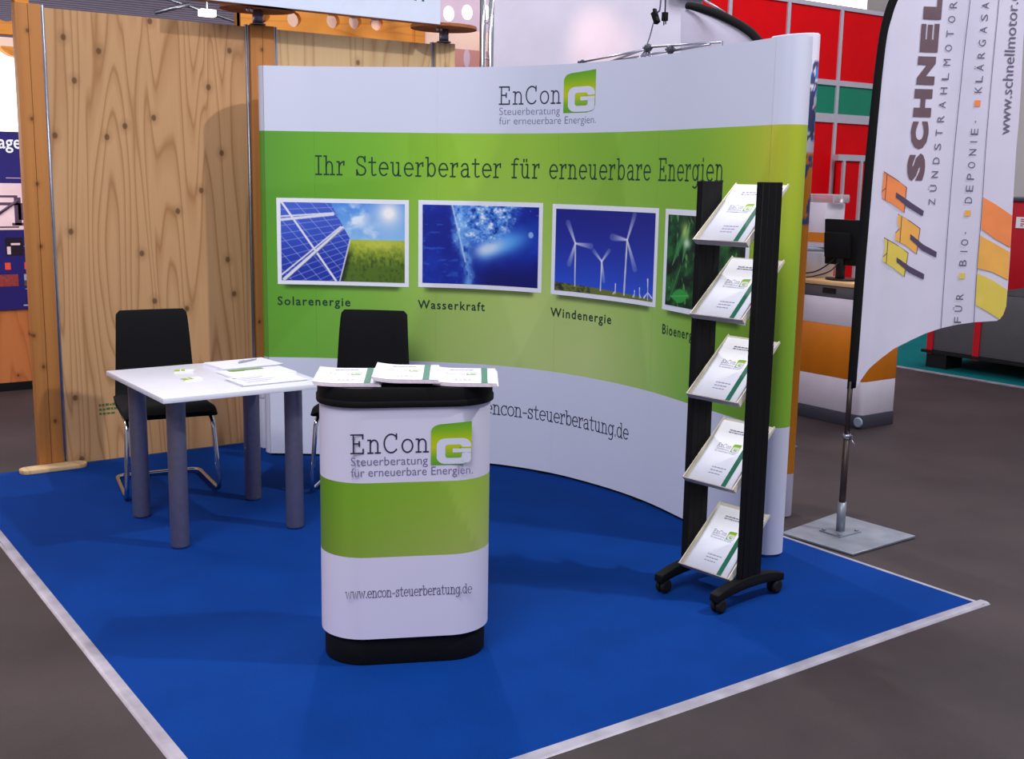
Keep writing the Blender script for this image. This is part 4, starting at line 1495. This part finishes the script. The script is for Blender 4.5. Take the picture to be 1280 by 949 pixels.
bottom = [(0.0, .660), (0.035, 0.705), (0.083, 0.778), (0.13, .828), (0.179, 0.87), (0.258, 0.913), (0.317, 0.94), (0.393, 0.966), (0.463, 0.985), (0.53, 0.998), (0.591, 1.003), (0.640, 1.006), (0.660, 1.03), (0.672, 1.09)]
right_e = [(0.672, 1.138), (0.670, 1.289), (0.664, 1.472), (0.659, 1.62), (0.655, 1.776), (0.656, 1.877), (0.652, 2.031), (0.645, 2.185), (0.640, 2.383), (0.636, 2.75)]
bx, bz = np.array([p[0] for p in bottom]), np.array([p[1] for p in bottom])
rz_, rx_ = np.array([p[1] for p in right_e]), np.array([p[0] for p in right_e])
sz_, sx_ = np.array([p.z for p in SRs]), np.array([p.x for p in SRs])


def cloth_pt(u, w, dy=0.0):
    """u 0..1 from the sleeve to the free edge, w 0..1 from the lower edge up"""
    xb = 0.028 + u * (0.672 - 0.028)
    z0 = float(np.interp(xb, bx, bz))
    z = z0 + w * (2.72 - z0)
    xl = float(np.interp(z, sz_, sx_)) - .006
    xr = float(np.interp(z, rz_, rx_)) if z > 1.138 else 0.672
    a = xl + u * (xr - xl) if w > 0 else xb
    k = min(1, w * 8)
    a = xb * (1 - k) + (xl + u * (xr - xl)) * k
    return (a, flag_y(a, z) + dy, z)


us = [k / 50 for k in range(51)]; ws = [k / 60 for k in range(61)]
mb = MB().grid(lambda u, w: cloth_pt(u, w), us, ws)
n0 = len(mb.v)
mb.grid(lambda u, w: cloth_pt(u, w, 0.0015), us, ws)
mb.build('cloth', 'flag', BF, recalc=False)


def ff(a, z, l=0.0022):
    return (a, flag_y(a, z) - l, z)


def flag_poly(name, pts, m, l=0.0022):
    n = len(pts)
    # fine fan so that the print follows the waves
    mb = MB()
    cx, cz = sum(p[0] for p in pts) / n, sum(p[1] for p in pts) / n
    bm = bmesh.new()
    vs_ = [bm.verts.new((x, 0, z)) for x, z in pts]
    f0 = bm.faces.new(vs_)
    bmesh.ops.triangulate(bm, faces=[f0])
    bmesh.ops.subdivide_edges(bm, edges=bm.edges[:], cuts=4, use_grid_fill=True)
    bm.verts.index_update()
    mb.add([ff(v_.co.x, v_.co.z, l) for v_ in bm.verts], [tuple(v_.index for v_ in f_.verts) for f_ in bm.faces])
    bm.free()
    return mb.build(name, m, BF, recalc=False)


flag_poly('emblem', [(0.081, 1.653), (0.137, 1.621), (0.183, 1.586), (0.18, 1.477), (0.131, 1.512), (0.083, 1.538), (0.079, 1.568), (0.094, 1.581), (0.087, 1.617)], 'f_orange')
flag_poly('emblem', [(0.156, 1.47), (0.21, 1.441), (0.258, 1.409), (0.25, 1.298), (0.198, 1.334), (0.151, 1.357), (0.151, 1.387), (0.166, 1.407), (0.156, 1.433)], 'f_amber')
flag_poly('emblem', [(0.105, 1.366), (0.158, 1.337), (0.212, 1.301), (0.202, 1.197), (0.152, 1.233), (0.106, 1.262), (0.108, 1.282), (0.122, 1.299), (0.112, 1.326)], 'f_yellow')
for pts in ([(0.141, 1.565), (0.211, 1.52), (0.27, 1.486), (0.267, 1.464), (0.192, 1.504), (0.141, 1.542)], [(0.216, 1.385), (0.279, 1.339), (0.344, 1.307), (0.344, 1.283), (0.274, 1.315), (0.217, 1.361)],
            [(0.162, 1.282), (0.226, 1.241), (0.294, 1.208), (0.293, 1.185), (0.221, 1.217), (0.164, 1.26)]):
    flag_poly('emblem_bar', pts, 'flag_dark', 0.0034)
mb = MB()
for pts in ([(0.081, 1.653), (0.137, 1.621), (0.184, 1.586), (0.181, 1.477)], [(0.156, 1.47), (0.21, 1.441), (0.259, 1.409), (0.251, 1.298)], [(0.105, 1.366), (0.158, 1.337), (0.213, 1.301), (0.203, 1.197)],
            [(0.097, 1.640), (0.097, 1.532)], [(0.172, 1.460), (0.172, 1.348)], [(0.122, 1.355), (0.122, 1.252)],
            [(0.094, 1.581), (0.079, 1.568)], [(0.166, 1.407), (0.151, 1.389)], [(0.122, 1.299), (0.107, 1.282)]):
    ribbon(mb, pts, 0.0013, lambda x, y: ff(x, y, .0032), 0)
mb.build('emblem_outline', 'flag_dark', BF, recalc=False)
flag_poly('printed_field', [(0.521, 1.55), (0.585, 1.517), (0.662, 1.472), (0.667, 1.332), (0.592, 1.368), (0.524, 1.412)], 'f_orange')
flag_poly('printed_field', [(0.523, 1.383), (0.587, 1.351), (0.666, 1.312), (0.670, 1.188), (0.591, 1.223), (0.522, 1.239)], 'f_amber')
flag_poly('printed_field', [(0.524, 1.217), (0.594, 1.188), (0.670, 1.145), (0.671, 1.07), (0.660, 1.033), (0.645, 1.012), (0.587, 1.045), (0.529, 1.076)], 'f_yellow')
mb = MB()
for pts in ([(0.398, 2.70), (0.395, 2.379), (0.389, 2.172), (0.387, 2.001), (0.384, 1.776), (0.384, 1.503), (0.388, 1.184), (0.391, 0.968)], [(0.520, 2.70), (0.517, 2.381), (0.513, 2.079), (0.513, 1.778), (0.518, 1.552), (0.523, 1.186), (0.529, 0.999)]):
    ribbon(mb, [(p.x, p.y) for p in smooth_path([(a, b, 0) for a, b in pts], 8)], 0.0014, lambda x, y: ff(x, y), 0)
mb.build('seam_line', 'flag_grey', BF, recalc=False)


def up_letter(mb, ch, a_base, z0, z1, cap, bold=0.0, low=0.0):
    """one letter turned to read upwards: baseline at a_base, cap height towards the pole"""
    sans_box(mb, ch, z0, z1, low * cap, cap, lambda x, y: ff(a_base - y, x), 0, bold)


mb = MB()
z = 1.616
for i, ch in enumerate('SCHNELL'):
    a = 0.261 + 0.024 * (z - 1.616) / .76
    if z < 2.7:
        up_letter(mb, ch, a, z, z + 0.118, 0.081, 0.07)
    z += 0.1364
mb.build('lettering', 'flag_brown', BF, recalc=False)
mb = MB()
for i, ch in enumerate('ZÜNDSTRAHLMOTOREN'):
    z = 1.512 + (2.345 - 1.512) * i / 14
    cap = 0.030 * (1.28 if ch == 'Ü' else 1)
    if z < 2.66:
        mb = MB()
        up_letter(mb, ch, 0.320 + 0.025 * (z - 1.51) / .86, z, z + 0.028, cap, 0.0)
        mb.build('letter', 'flag_grey', BF, recalc=False)
for ch, z in (('F', .992), ('Ü', 1.043), ('R', 1.097), ('B', 1.247), ('I', 1.310), ('O', 1.338), ('-', 1.389), ('D', 1.523), ('E', 1.573), ('P', 1.624), ('O', 1.674), ('N', 1.729), ('I', 1.785), ('E', 1.816), ('-', 1.868),
              ('K', 1.994), ('L', 2.038), ('Ä', 2.086), ('R', 2.137), ('G', 2.188), ('A', 2.242), ('S', 2.293), ('A', 2.342), ('N', 2.392), ('L', 2.442), ('A', 2.49), ('G', 2.54), ('E', 2.59)):
    mb = MB()
    w_ = 0.004 if ch == 'I' else (0.008 if ch == '-' else 0.027)
    if ch == '-':
        sans_box(mb, ch, z, z + w_, 0.013, 0.017, lambda x, y: ff(0.475 - y, x))
    else:
        up_letter(mb, ch, 0.475, z, z + w_, 0.030 * (1.28 if ch in 'ÜÄ' else 1))
    mb.build('letter', 'flag_grey', BF, recalc=False)
for z, m in ((1.190, 'f_yellow'), (1.466, 'f_amber'), (1.937, 'f_orange')):
    flag_poly('printed_square', [(0.449, z), (0.449, z + .026), (0.474, z + .026), (0.474, z)], m)
mb = MB()
sans_fit(mb, 'www.schnellmotor.de', 1.821, 2.445, 0, 0.050, lambda x, y: ff(0.617 - 0.011 * (x - 1.82) / .53 - y, x))
mb.build('lettering', 'flag_grey', BF, recalc=False)

# ================================================================== NEIGHBOUR'S DISPLAY WALL behind the right end
nw = thing('rear_display_wall', "white and orange printed wall peeking out behind the right end of the green wall", 'display wall', (0, 0, 0))
f, L_ = path_pt([(4.165, 3.80), (4.155, 3.70), (4.17, 3.62), (4.205, 3.578), (4.245, 3.582), (4.284, 3.63), (4.297, 3.72), (4.28, 4.0)])
rows = [0.004, 0.1, 0.215, 0.216, 0.8, 1.35, 1.351, 1.36] + [1.36 + .79 * k / 60 for k in range(1, 61)] + [2.151, 2.262]
ss = [L_ * k / 120 for k in range(121)]
mb = MB().grid(lambda s, z: f(s, z), ss, rows)
S_, Z_ = np.meshgrid(ss, rows)
cz = np.zeros(S_.shape + (3,)) + np.array((222, 216, 232), float)
cz[(Z_ > .2155) & (Z_ <= 1.73)] = (232, 142, 30)
m1 = sstep(.42, .6, fbm(S_ * 26, Z_ * 20, 201))
reg = ((Z_ > 1.40) & (Z_ < 1.72))
cz = np.where((reg & (m1 > .5))[..., None], np.array((70, 84, 128), float), cz)
reg = ((Z_ > 1.79) & (Z_ < 2.15))
cz = np.where((reg & (fbm(S_ * 30, Z_ * 34, 211) > .42))[..., None], np.array((64, 74, 112), float), cz)
cz = np.where((reg & (fbm(S_ * 22, Z_ * 24, 221) > .66))[..., None], np.array((60, 140, 220), float), cz)
ink_mesh(mb.build('printed_fabric', 'print', nw, recalc=False), srgb2lin(cz.reshape(-1, 3)))
mb = MB().tube([f(L_ * k / 40, 2.26, -.008) for k in range(41)], .006, 6); mb.build('top_rail', 'white', nw)

# second beach flag behind the wall
q = thing('beach_flag', 'second beach flag, only its curved black top edge showing over the printed wall', 'flag', (5.2, 5.47, 0.0))
arch = smooth_path([(0, -0.02, 2.675), (0, -0.128, 2.65), (0, -0.268, 2.605), (0, -0.404, 2.549), (0, -0.505, 2.50), (0, -0.59, 2.445), (0, -0.66, 2.37), (0, -0.71, 2.26), (0, -0.73, 2.1), (0, -0.735, 1.6), (0, -0.735, 0.5)], 6)
MB().tube(arch, [0.026] * len(arch), 10).build('sleeve', 'black_fab', q)
MB().lathe([(.013, .02), (.013, .6)], 10, 0, (0, -0.735)).build('pole', 'bronze', q)
MB().box(-.2, .2, -.93, -.53, 0.002, 0.012).build('base_plate', 'plate', q)
ar = [(p.y, p.z) for p in arch if p.z > .9]
mb = MB()
n_ = len(ar)
v, fs = [], []
for i, (y, z) in enumerate(ar):
    for k in range(9):
        u = k / 8
        yy = y + (0.02 - y) * u * (1 if z < 2.6 else 1)
        v.append((0.02 * math.sin(u * 9 + z * 3), yy, z - 0.015 - (.15 * u if i == n_ - 1 else 0)))
for i in range(n_ - 1):
    for k in range(8):
        fs.append((i * 9 + k, i * 9 + k + 1, (i + 1) * 9 + k + 1, (i + 1) * 9 + k))
mb.add(v, fs, 0, True)
mb.build('cloth', 'flag', q, recalc=False)

# ================================================================== KIOSK, MONITOR, BOXES
KX, KY = 6.18, 4.68
kd = thing('service_counter', 'orange and white service counter with wooden top beyond the beach flag', 'counter', (KX, KY, 0.0))


def kiosk_out(ins=0.0):
    return rr(0.36 - 2 * ins, 0.70 - 2 * ins, 0.035, 5, 0.18, 0.35)


MB().zprism(kiosk_out(-0.004), 0.0, 0.09).build('plinth', 'grey_base', kd, .004)
mb = MB()
mb.x = Matrix.Translation((-0.006, 0.012, 0.046)) @ Matrix.Rotation(-PI / 2, 4, 'Y')
mb.lathe([(.034, 0), (.034, .010), (.026, .014), (.016, .010)], 18)
mb.build('castor_cap', 'lid_blue', kd)
MB().zprism(kiosk_out(), 0.09, 0.315).build('panel', 'white_shell', kd, .003)
# orange field with an arched upper edge on the white shell
MB().zprism(kiosk_out(-.001), 0.315, 0.665).build('panel', 'orange_shell', kd, .003)
MB().zprism(kiosk_out(), 0.665, 0.845).build('panel', 'white_shell', kd, .003)
dr = MB().box(0.0, 0.34, 0.0, 0.66, 0.845, 0.925).build('drawer', 'anthracite', kd, .003)
MB().box(-.004, 0.0, .27, .38, .872, .908).build('drawer_pull', 'black', dr)
MB().box(-.012, .37, -.01, .76, 0.925, 0.952).build('top', 'table_wood', kd, .003)
KT = 0.952
mon = thing('monitor', 'black flat monitor seen from behind on the wooden counter top', 'monitor', (6.33, 5.03, KT), 0.0)
mb = MB()
mb.x = Matrix.Rotation(math.radians(-5), 4, 'Y')
mb.box(-.014, .012, -.165, .135, .105, .41)
mb.build('screen', 'black_matt', mon, .005)
mb = MB(); mb.x = Matrix.Rotation(math.radians(-5), 4, 'Y')
mb.box(-.045, -.014, -.095, .115, .155, .325)
mb.build('back_housing', 'black_matt', mon, .006)
MB().box(-.035, -.005, -.03, .03, .012, .2).build('neck', 'black', mon, .004)
MB().zprism([(.09 * math.cos(2 * PI * k / 28), .12 * math.sin(2 * PI * k / 28)) for k in range(28)], 0, .014).build('foot', 'black', mon, .003)
q = MB()
q.tube(smooth_path([(-.02, .02, .17), (-.06, .08, .10), (-.08, .16, .05), (-.13, .26, .02), (-.20, .29, -.06), (-.205, .30, -.2)], 6), .005, 6)
q.tube(smooth_path([(-.03, .0, .13), (-.08, .04, .06), (-.12, .14, .02), (-.20, .24, -.02), (-.21, .25, -.2)], 6), .005, 6)
mc_ = q.build('cable', 'black', None)
mc_.location = (6.33, 5.03, KT)
tag(mc_, 'black cables hanging from the monitor over the edge of the wooden counter top', 'cable')
bu = thing('bucket', 'white plastic bucket with blue grey lid on the wooden counter top', 'bucket', (6.40, 5.29, KT))
MB().lathe([(.10, 0), (.115, .17), (.118, .185)], 24).build('body', 'bucket', bu)
MB().lathe([(.122, .185), (.122, .205), (.115, .212)], 24).build('lid', 'lid_blue', bu)
bxo = thing('dispenser_box', 'white box with orange band and clear cover standing on the bucket', 'box', (6.40, 5.29, KT + .212))
MB().box(-.10, .10, -.115, .115, 0, .30).build('body', 'white_shell', bxo, .006)
MB().box(-.102, .102, -.117, .117, .035, .10).build('orange_band', 'orange_shell', bxo)
MB().box(-.09, .09, -.16, .10, .302, .36).build('cover', 'clear', bxo, .01)
MB().box(-.1035, -.102, .02, .07, .165, .170).build('printed_mark', 'ink_pale', bxo)

# ================================================================== RED PANEL WALL
RW = thing('panel_wall', 'tall red and green panel wall with pale frame behind the service counter', 'partition', (0, 9.0, 0))


def red_cell(x0, x1, z0, z1, m):
    MB().box(x0, x1, 0.01, 0.03, z0, z1).build('panel', m, RW)


xs = [8.2, 9.2, 10.12, 11.02, 11.95, 12.9]
for a, b in zip(xs, xs[1:]):
    red_cell(a, b, 0.05, 1.90, 'red'); red_cell(a, b, 1.90, 2.35, 'red'); red_cell(a, b, 2.37, 2.73, 'green_panel'); red_cell(a, b, 2.75, 3.57, 'red')
for x in xs:
    MB().box(x - .024, x + .024, -0.01, .04, 0, 3.6).build('upright', 'frame_alu', RW)
for z, h in ((3.585, .024), (2.745, .03), (2.345, .05), (0.05, .05)):
    MB().box(8.2, 12.9, -0.006, .036, z - h, z + h).build('rail', 'frame_alu', RW)
dp = thing('door_frame', 'red door with pale metal frame in front of the red panel wall', 'door', (11.30, 8.9, 0))
MB().box(-.30, .42, 0.0, .03, 0, 1.86).build('door_leaf', 'red', dp)
MB().box(-.33, .45, -.02, .04, 1.86, 1.93).build('lintel', 'frame_alu', dp)
for x in (-.22, .10):
    MB().box(x - .018, x + .018, -.03, -.0, 0, 1.86).build('jamb', 'frame_alu', dp)
rl = MB().box(7.5, 14.0, 11.0, 11.1, 3.2, 5.0).build('rooflight', 'sky_white')
tag(rl, 'bright white glowing roof panel above the red panel wall', 'rooflight')

# ================================================================== RED MACHINE on teal carpet
o = MB().box(8.66, 15.5, 1.0, 8.6, 0, 0.006).build('carpet', 'teal'); tag(o, 'teal green carpet under the red and grey machine at right', 'carpet')
tp = MB().box(8.60, 8.66, 1.0, 8.6, 0.0, 0.0075).build('carpet_tape', 'tape'); tag(tp, 'thin white tape along the teal carpet edge', 'tape')
mc = thing('boiler_machine', 'large red and dark grey machine raised on black feet at right', 'machine', (8.86, 3.6, 0.006))
mb = MB().box(0, 1.9, 0, 2.46, .155, .70)
mb.build('lower_casing', 'anthracite', mc, .01)
MB().prism([(.0, .70), (2.46, .70), (1.98, .70), (1.75, .76), (1.55, .84), (0.0, 1.12)][0:1] + [(2.2, .70), (1.95, .715), (1.7, .75), (1.5, .80), (1.2, .9), (0.0, 1.15)], lambda y, z: (-.002, y, z), lambda y, z: (.05, y, z)).build('cover', 'anthracite', mc)
MB().box(.04, 1.88, .02, 2.30, .70, 1.47).build('upper_casing', 'machine_red', mc, .01)
MB().box(.02, 1.9, .0, 2.32, 1.47, 1.50).build('top_ledge', 'grey_base', mc, .005)
for y in (2.43, 1.98):
    MB().box(-.012, 0.0, y - .03, y + .03, .12, .70).build('red_strip', 'machine_red', mc)
MB().box(-.03, 1.9, -.02, 2.5, .13, .155).build('base_frame', 'black', mc)
for y in (2.36, 1.3, .2):
    for x in (.12, 1.7):
        MB().box(x - .12, x + .12, y - .10, y + .10, .0, .13).build('foot', 'black', mc)
sg = MB().box(.025, .04, 1.30, 1.74, 1.255, 1.345).build('sign_plate', 'pure_white', mc)
q = MB()
rnd = random.Random(5)
for r, zz in enumerate((1.328, 1.312, 1.290, 1.275)):
    y = 1.70
    while y > 1.34:
        d_ = rnd.uniform(.02, .05)
        q.box(.0235, .025, y - d_, y, zz - .004, zz + .004)
        y -= d_ + .012
q.build('sign_text', 'machine_red', sg)
MB().box(.2, .5, 1.6, 1.72, 1.50, 1.56).build('control_box', 'lid_blue', mc, .006)

# ================================================================== LEFT NEIGHBOUR BOOTH
LB = 8.85
o = MB().box(-3.0, 2.28, LB, LB + .05, .06, .62).build('board', 'board_wood')
nb = thing('neighbour_booth', 'reddish wooden booth wall with blue poster and lit panel beyond the left post', 'booth', (0, 0, 0))
o.parent = nb
MB().box(-3.0, 2.28, LB - .02, LB + .06, 0.0, .06).build('base', 'black_matt', nb)
lp = MB().box(-3.0, 2.28, LB + .01, LB + .05, 1.86, 2.45).build('lit_panel', 'light_white', nb)
MB().box(-3.0, 2.28, LB + .012, LB + .05, .62, 1.86).build('board', 'board_wood', nb)
MB().box(2.02, 2.10, LB - .04, LB + .0, .02, 2.6).build('edge_post', 'frame_alu', nb)
# beam with a round hole and a rounded bracket below
hole = [(1.905 + .085 * math.cos(2 * PI * k / 24), 2.70 + .085 * math.sin(2 * PI * k / 24)) for k in range(24)]


def beam_with_holes(x0, x1, z0, z1, y0, y1, holes, r, name, m, parent):
    """plank with round holes, built from strips around each hole"""
    mb = MB()
    cuts = [x0]
    for hx, hz in holes:
        cuts += [hx - r * 1.3, hx + r * 1.3]
    cuts.append(x1)
    for i in range(0, len(cuts), 2):
        if cuts[i + 1] > cuts[i]:
            mb.box(cuts[i], cuts[i + 1], y0, y1, z0, z1)
    n = 32
    for hx, hz in holes:
        a_, b_ = hx - r * 1.3, hx + r * 1.3
        inner, outer = [], []
        for k in range(n):
            an = 2 * PI * k / n
            c, s = math.cos(an), math.sin(an)
            inner.append((hx + r * c, hz + r * s))
            tx = ((b_ if c > 0 else a_) - hx) / c if abs(c) > 1e-9 else 1e9
            tz = ((z1 if s > 0 else z0) - hz) / s if abs(s) > 1e-9 else 1e9
            t_ = min(tx, tz)
            outer.append((hx + t_ * c, hz + t_ * s))
        v = [(x, y0, z) for x, z in inner] + [(x, y0, z) for x, z in outer] + [(x, y1, z) for x, z in inner] + [(x, y1, z) for x, z in outer]
        fs = []
        for k in range(n):
            k2 = (k + 1) % n
            fs += [(k, k2, n + k2, n + k), (2 * n + k2, 2 * n + k, 3 * n + k, 3 * n + k2), (k, 2 * n + k, 2 * n + k2, k2), (n + k, n + k2, 3 * n + k2, 3 * n + k)]
        mb.add(v, fs)
    return mb.build(name, m, parent, recalc=False)


beam_with_holes(-3.0, 2.06, 2.52, 2.86, LB - .10, LB - .04, [(1.25, 2.69), (1.905, 2.69)], .085, 'beam', 'orange_wood', nb)
MB().box(-3.0, 2.06, LB - .10, LB + .02, 2.44, 2.50).build('light_rail', 'peach', nb)
p = [(1.86, 2.44)] + [(2.0 + .14 * math.cos(a), 2.44 + .07 * math.sin(a)) for a in [PI + PI * k / 12 for k in range(13)]]
MB().prism(p[1:], lambda a, b: (a, LB - .1, b), lambda a, b: (a, LB, b)).build('bracket', 'orange_wood', nb)
po = thing('poster', 'dark blue poster with pale machine pictures hanging beyond the left timber post', 'poster', (0, LB - .012, 0))
MB().box(0.9, 1.995, 0, .010, .595, 1.862).build('sheet', 'poster', po)
pf = lambda x, y: (x, -.0015, y)
q = MB(); sans_fit(q, 'age', 1.822, 1.975, 1.745, .095, pf, 0, .012); sans_fit(q, 'www.ho', 1.93, 1.988, .617, .018, pf)
q.build('lettering', 'pure_white', po)
MB().box(1.30, 1.985, -.001, 0, 1.17, 1.50).build('picture', 'poster_pink', po)
q = MB()
for b in ((1.40, 1.93, 1.345, 1.365), (1.40, 1.93, 1.40, 1.415), (1.40, 1.93, 1.185, 1.195), (1.905, 1.95, 1.20, 1.40), (1.93, 1.965, 1.24, 1.36), (1.885, 1.97, 1.20, 1.22), (1.50, 1.56, 1.2, 1.4)):
    q.box(b[0], b[1], -.0022, -.001, b[2], b[3])
q.tube([(1.79, -.002, 1.28), (1.93, -.002, 1.38)], .012, 4)
q.build('machine_drawing', 'poster_dark', po)
MB().box(1.83, 1.95, -.001, 0, .985, 1.115).build('picture', 'poster_black', po)
q = MB().box(1.84, 1.865, -.002, -.001, .995, 1.05); q.box(1.868, 1.93, -.002, -.001, 1.06, 1.075); q.build('machine_drawing', 'poster_pink', po)
MB().box(1.952, 2.0 - .008, -.001, 0, .885, .935).build('picture', 'poster_red', po)
MB().box(1.82, 1.858, -.001, 0, .885, .935).build('picture', 'poster_red', po)
MB().box(1.74, 1.905, -.001, 0, .765, .85).build('picture', 'poster_brick', po)
MB().box(1.945, 1.99, -.001, 0, .805, .85).build('picture', 'lid_blue', po)
MB().box(1.945, 1.99, -.001, 0, .765, .805).build('picture', 'poster_land', po)
q = MB()
for b in ((1.86, 1.975, 1.535), (1.955, 1.985, 1.05), (1.95, 1.98, .74)):
    q.box(b[0], b[1], -.002, 0, b[2], b[2] + .004)
q.build('text_block', 'lilac', po)

# ================================================================== REAR BOOTH behind the plywood wall
rb = thing('rear_booth', 'wooden beams with round holes and pale panels seen above the plywood wall', 'booth', (0, 9.2, 0))
beam_with_holes(3.78, 5.45, 2.68, 3.02, -.03, .03, [(3.98, 2.88), (4.26, 2.87), (4.62, 2.89), (4.83, 2.90), (5.04, 2.91)], .062, 'beam', 'orange_wood', rb)
for k in range(2):
    x = 4.75 + k * .40
    MB().box(x - .03, x + .03, -.55, 2.4, 3.06, 3.2).build('joist', 'orange_wood', rb)
MB().box(4.35, 5.5, .6, .64, 2.2, 3.02).build('panel', 'peach', rb)
MB().box(5.56, 6.6, 0, .04, 2.93, 3.6).build('panel', 'lilac', rb)
for hx, hz in ((5.80, 3.06), (6.0, 3.09), (6.2, 3.11), (6.4, 3.12)):
    q = MB().prism([(hx + .055 * math.cos(2 * PI * k / 24), hz + .065 * math.sin(2 * PI * k / 24)) for k in range(24)], lambda a, b: (a, -.004, b), lambda a, b: (a, .0, b))
    q.build('round_light', 'light_white', rb)
MB().box(5.0, 6.6, .0, .04, 2.76, 2.93).build('panel', 'peach', rb)
MB().box(5.0, 6.6, .0, .04, 1.6, 2.76).build('panel', 'salmon', rb)
MB().box(5.0, 6.6, .0, .04, 0.0, 1.6).build('panel', 'board_wood', rb)
q = MB().prism([(6.0 + .035 * math.cos(2 * PI * k / 24), 2.68 + .085 * math.sin(2 * PI * k / 24)) for k in range(24)], lambda a, b: (a, -.004, b), lambda a, b: (a, .0, b))
q.build('round_light', 'lilac', rb)
MB().box(3.78, 3.88, -.05, .05, 0, 3.1).build('post', 'orange_wood', rb)
MB().box(5.42, 5.52, -.05, .05, 0, 3.1).build('post', 'orange_wood', rb)

# truss mast
tm = thing('truss_mast', 'shiny aluminium truss mast rising behind the printed wall', 'mast', (5.05, 7.5, 0))
for dx, dy in ((-.034, -.03), (.040, -.03), (0.004, .03)):
    MB().lathe([(.023, 0), (.023, 4.4)], 14, 0, (dx, dy)).build('chord', 'chrome', tm)
for k in range(16):
    z = .15 + k * .26
    q = MB().tube([(-.034, -.03, z), (.04, -.03, z)], .006, 6).tube([(-.034, -.03, z), (.004, .03, z)], .006, 6)
    q.build('brace', 'steel', tm)
MB().box(-.12, .12, -.12, .12, 0, .012).build('base_plate', 'plate', tm)

# white cloth banner
bn = thing('cloth_banner', 'large white cloth banner hanging behind the printed wall', 'banner', (6.7, 8.5, 0))


def ban(u, v):
    x = -0.92 + u * 2.54
    z = 0.4 + v * 2.98
    return (x, 0.03 * math.sin(u * 14 + v * 2.2) * .6 + .025 * math.sin(u * 5 - v * 4), z)


mb = MB().grid(ban, [k / 60 for k in range(61)], [k / 30 for k in range(31)])
mb.build('cloth', 'cloth', bn, recalc=False)
MB().tube([(-0.95, -.02, 3.40), (1.66, -.02, 3.40)], .035, 12).build('hanging_rail', 'steel', bn)
q = MB().tube([(1.2, -.06, 3.36), (1.66, -.06, 3.36)], .02, 8).tube([(1.45, -.02, 3.40), (1.62, -.3, 3.2)], .012, 8)
q.build('clamp', 'steel', bn)
for x in (-0.85, 1.6):
    MB().lathe([(.03, 0), (.03, 3.42)], 12, 0, (x, .06)).build('support_pole', 'steel', bn)

# power leads hanging on the frame
hc = thing('power_lead', 'grey lead with black coupling hanging to the top of the printed wall frame', 'cable', (4.0, 4.42, 0))
q = MB().tube(smooth_path([(0, -.035, 2.9), (0, -.034, 2.475), (0, -.014, 2.417)], 6), .0045, 6)
q.tube(smooth_path([(0, .014, 2.372), (0, .04, 2.30), (-.02, .062, 2.22)], 6), .0035, 6)
q.build('lead', 'alu', hc)
mb = MB(); mb.x = Matrix.Translation((0, 0, 2.396)) @ Matrix.Rotation(math.radians(-28), 4, 'X')
mb.box(-.012, .012, -.013, .013, -.032, .030).box(-.010, .010, -.016, -.004, .0, .042)
mb.build('coupling', 'black_matt', hc, .002)
hd = thing('power_lead', 'straight hanging lead with a small black plug right of the coupling', 'cable', (4.0, 4.352, 0))
MB().tube([(0, 0, 2.9), (0, 0, 2.41)], .0045, 6).build('lead', 'alu', hd)
q = MB().box(-.012, .012, -.012, .012, 2.372, 2.414); q.box(-.003, .003, -.010, -.005, 2.356, 2.372); q.box(-.003, .003, .003, .008, 2.352, 2.372)
q.build('plug', 'black_matt', hd, .002)

# lamp under the hall roof, seen over the plywood
hl = thing('hall_lamp', 'small white hall lamp hanging far behind above the plywood wall', 'lamp', (4.667, 12.2, 0))
MB().box(-.085, .085, -.05, .05, 3.23, 3.30).build('lamp_head', 'lamp_white', hl, .01)
MB().tube([(0, 0, 3.30), (0, 0, 5.6)], .008, 6).build('rod', 'steel', hl)
tr = thing('roof_truss', 'thin grey roof truss crossing above the plywood wall', 'truss', (4.55, 12.4, 0))
q = MB().tube([(-.35, 0, 3.42), (.65, 0, 3.20)], .016, 8).tube([(-.40, -.06, 3.235), (-.02, -.06, 3.36)], .022, 8)
q.build('tube', 'steel', tr)
MB().tube([(.66, .0, 0), (.66, .0, 3.22)], .02, 8).build('leg', 'steel', tr)
MB().tube([(-.36, .0, 3.42), (-.36, 0, 5.6)], .01, 8).build('hanger', 'steel', tr)
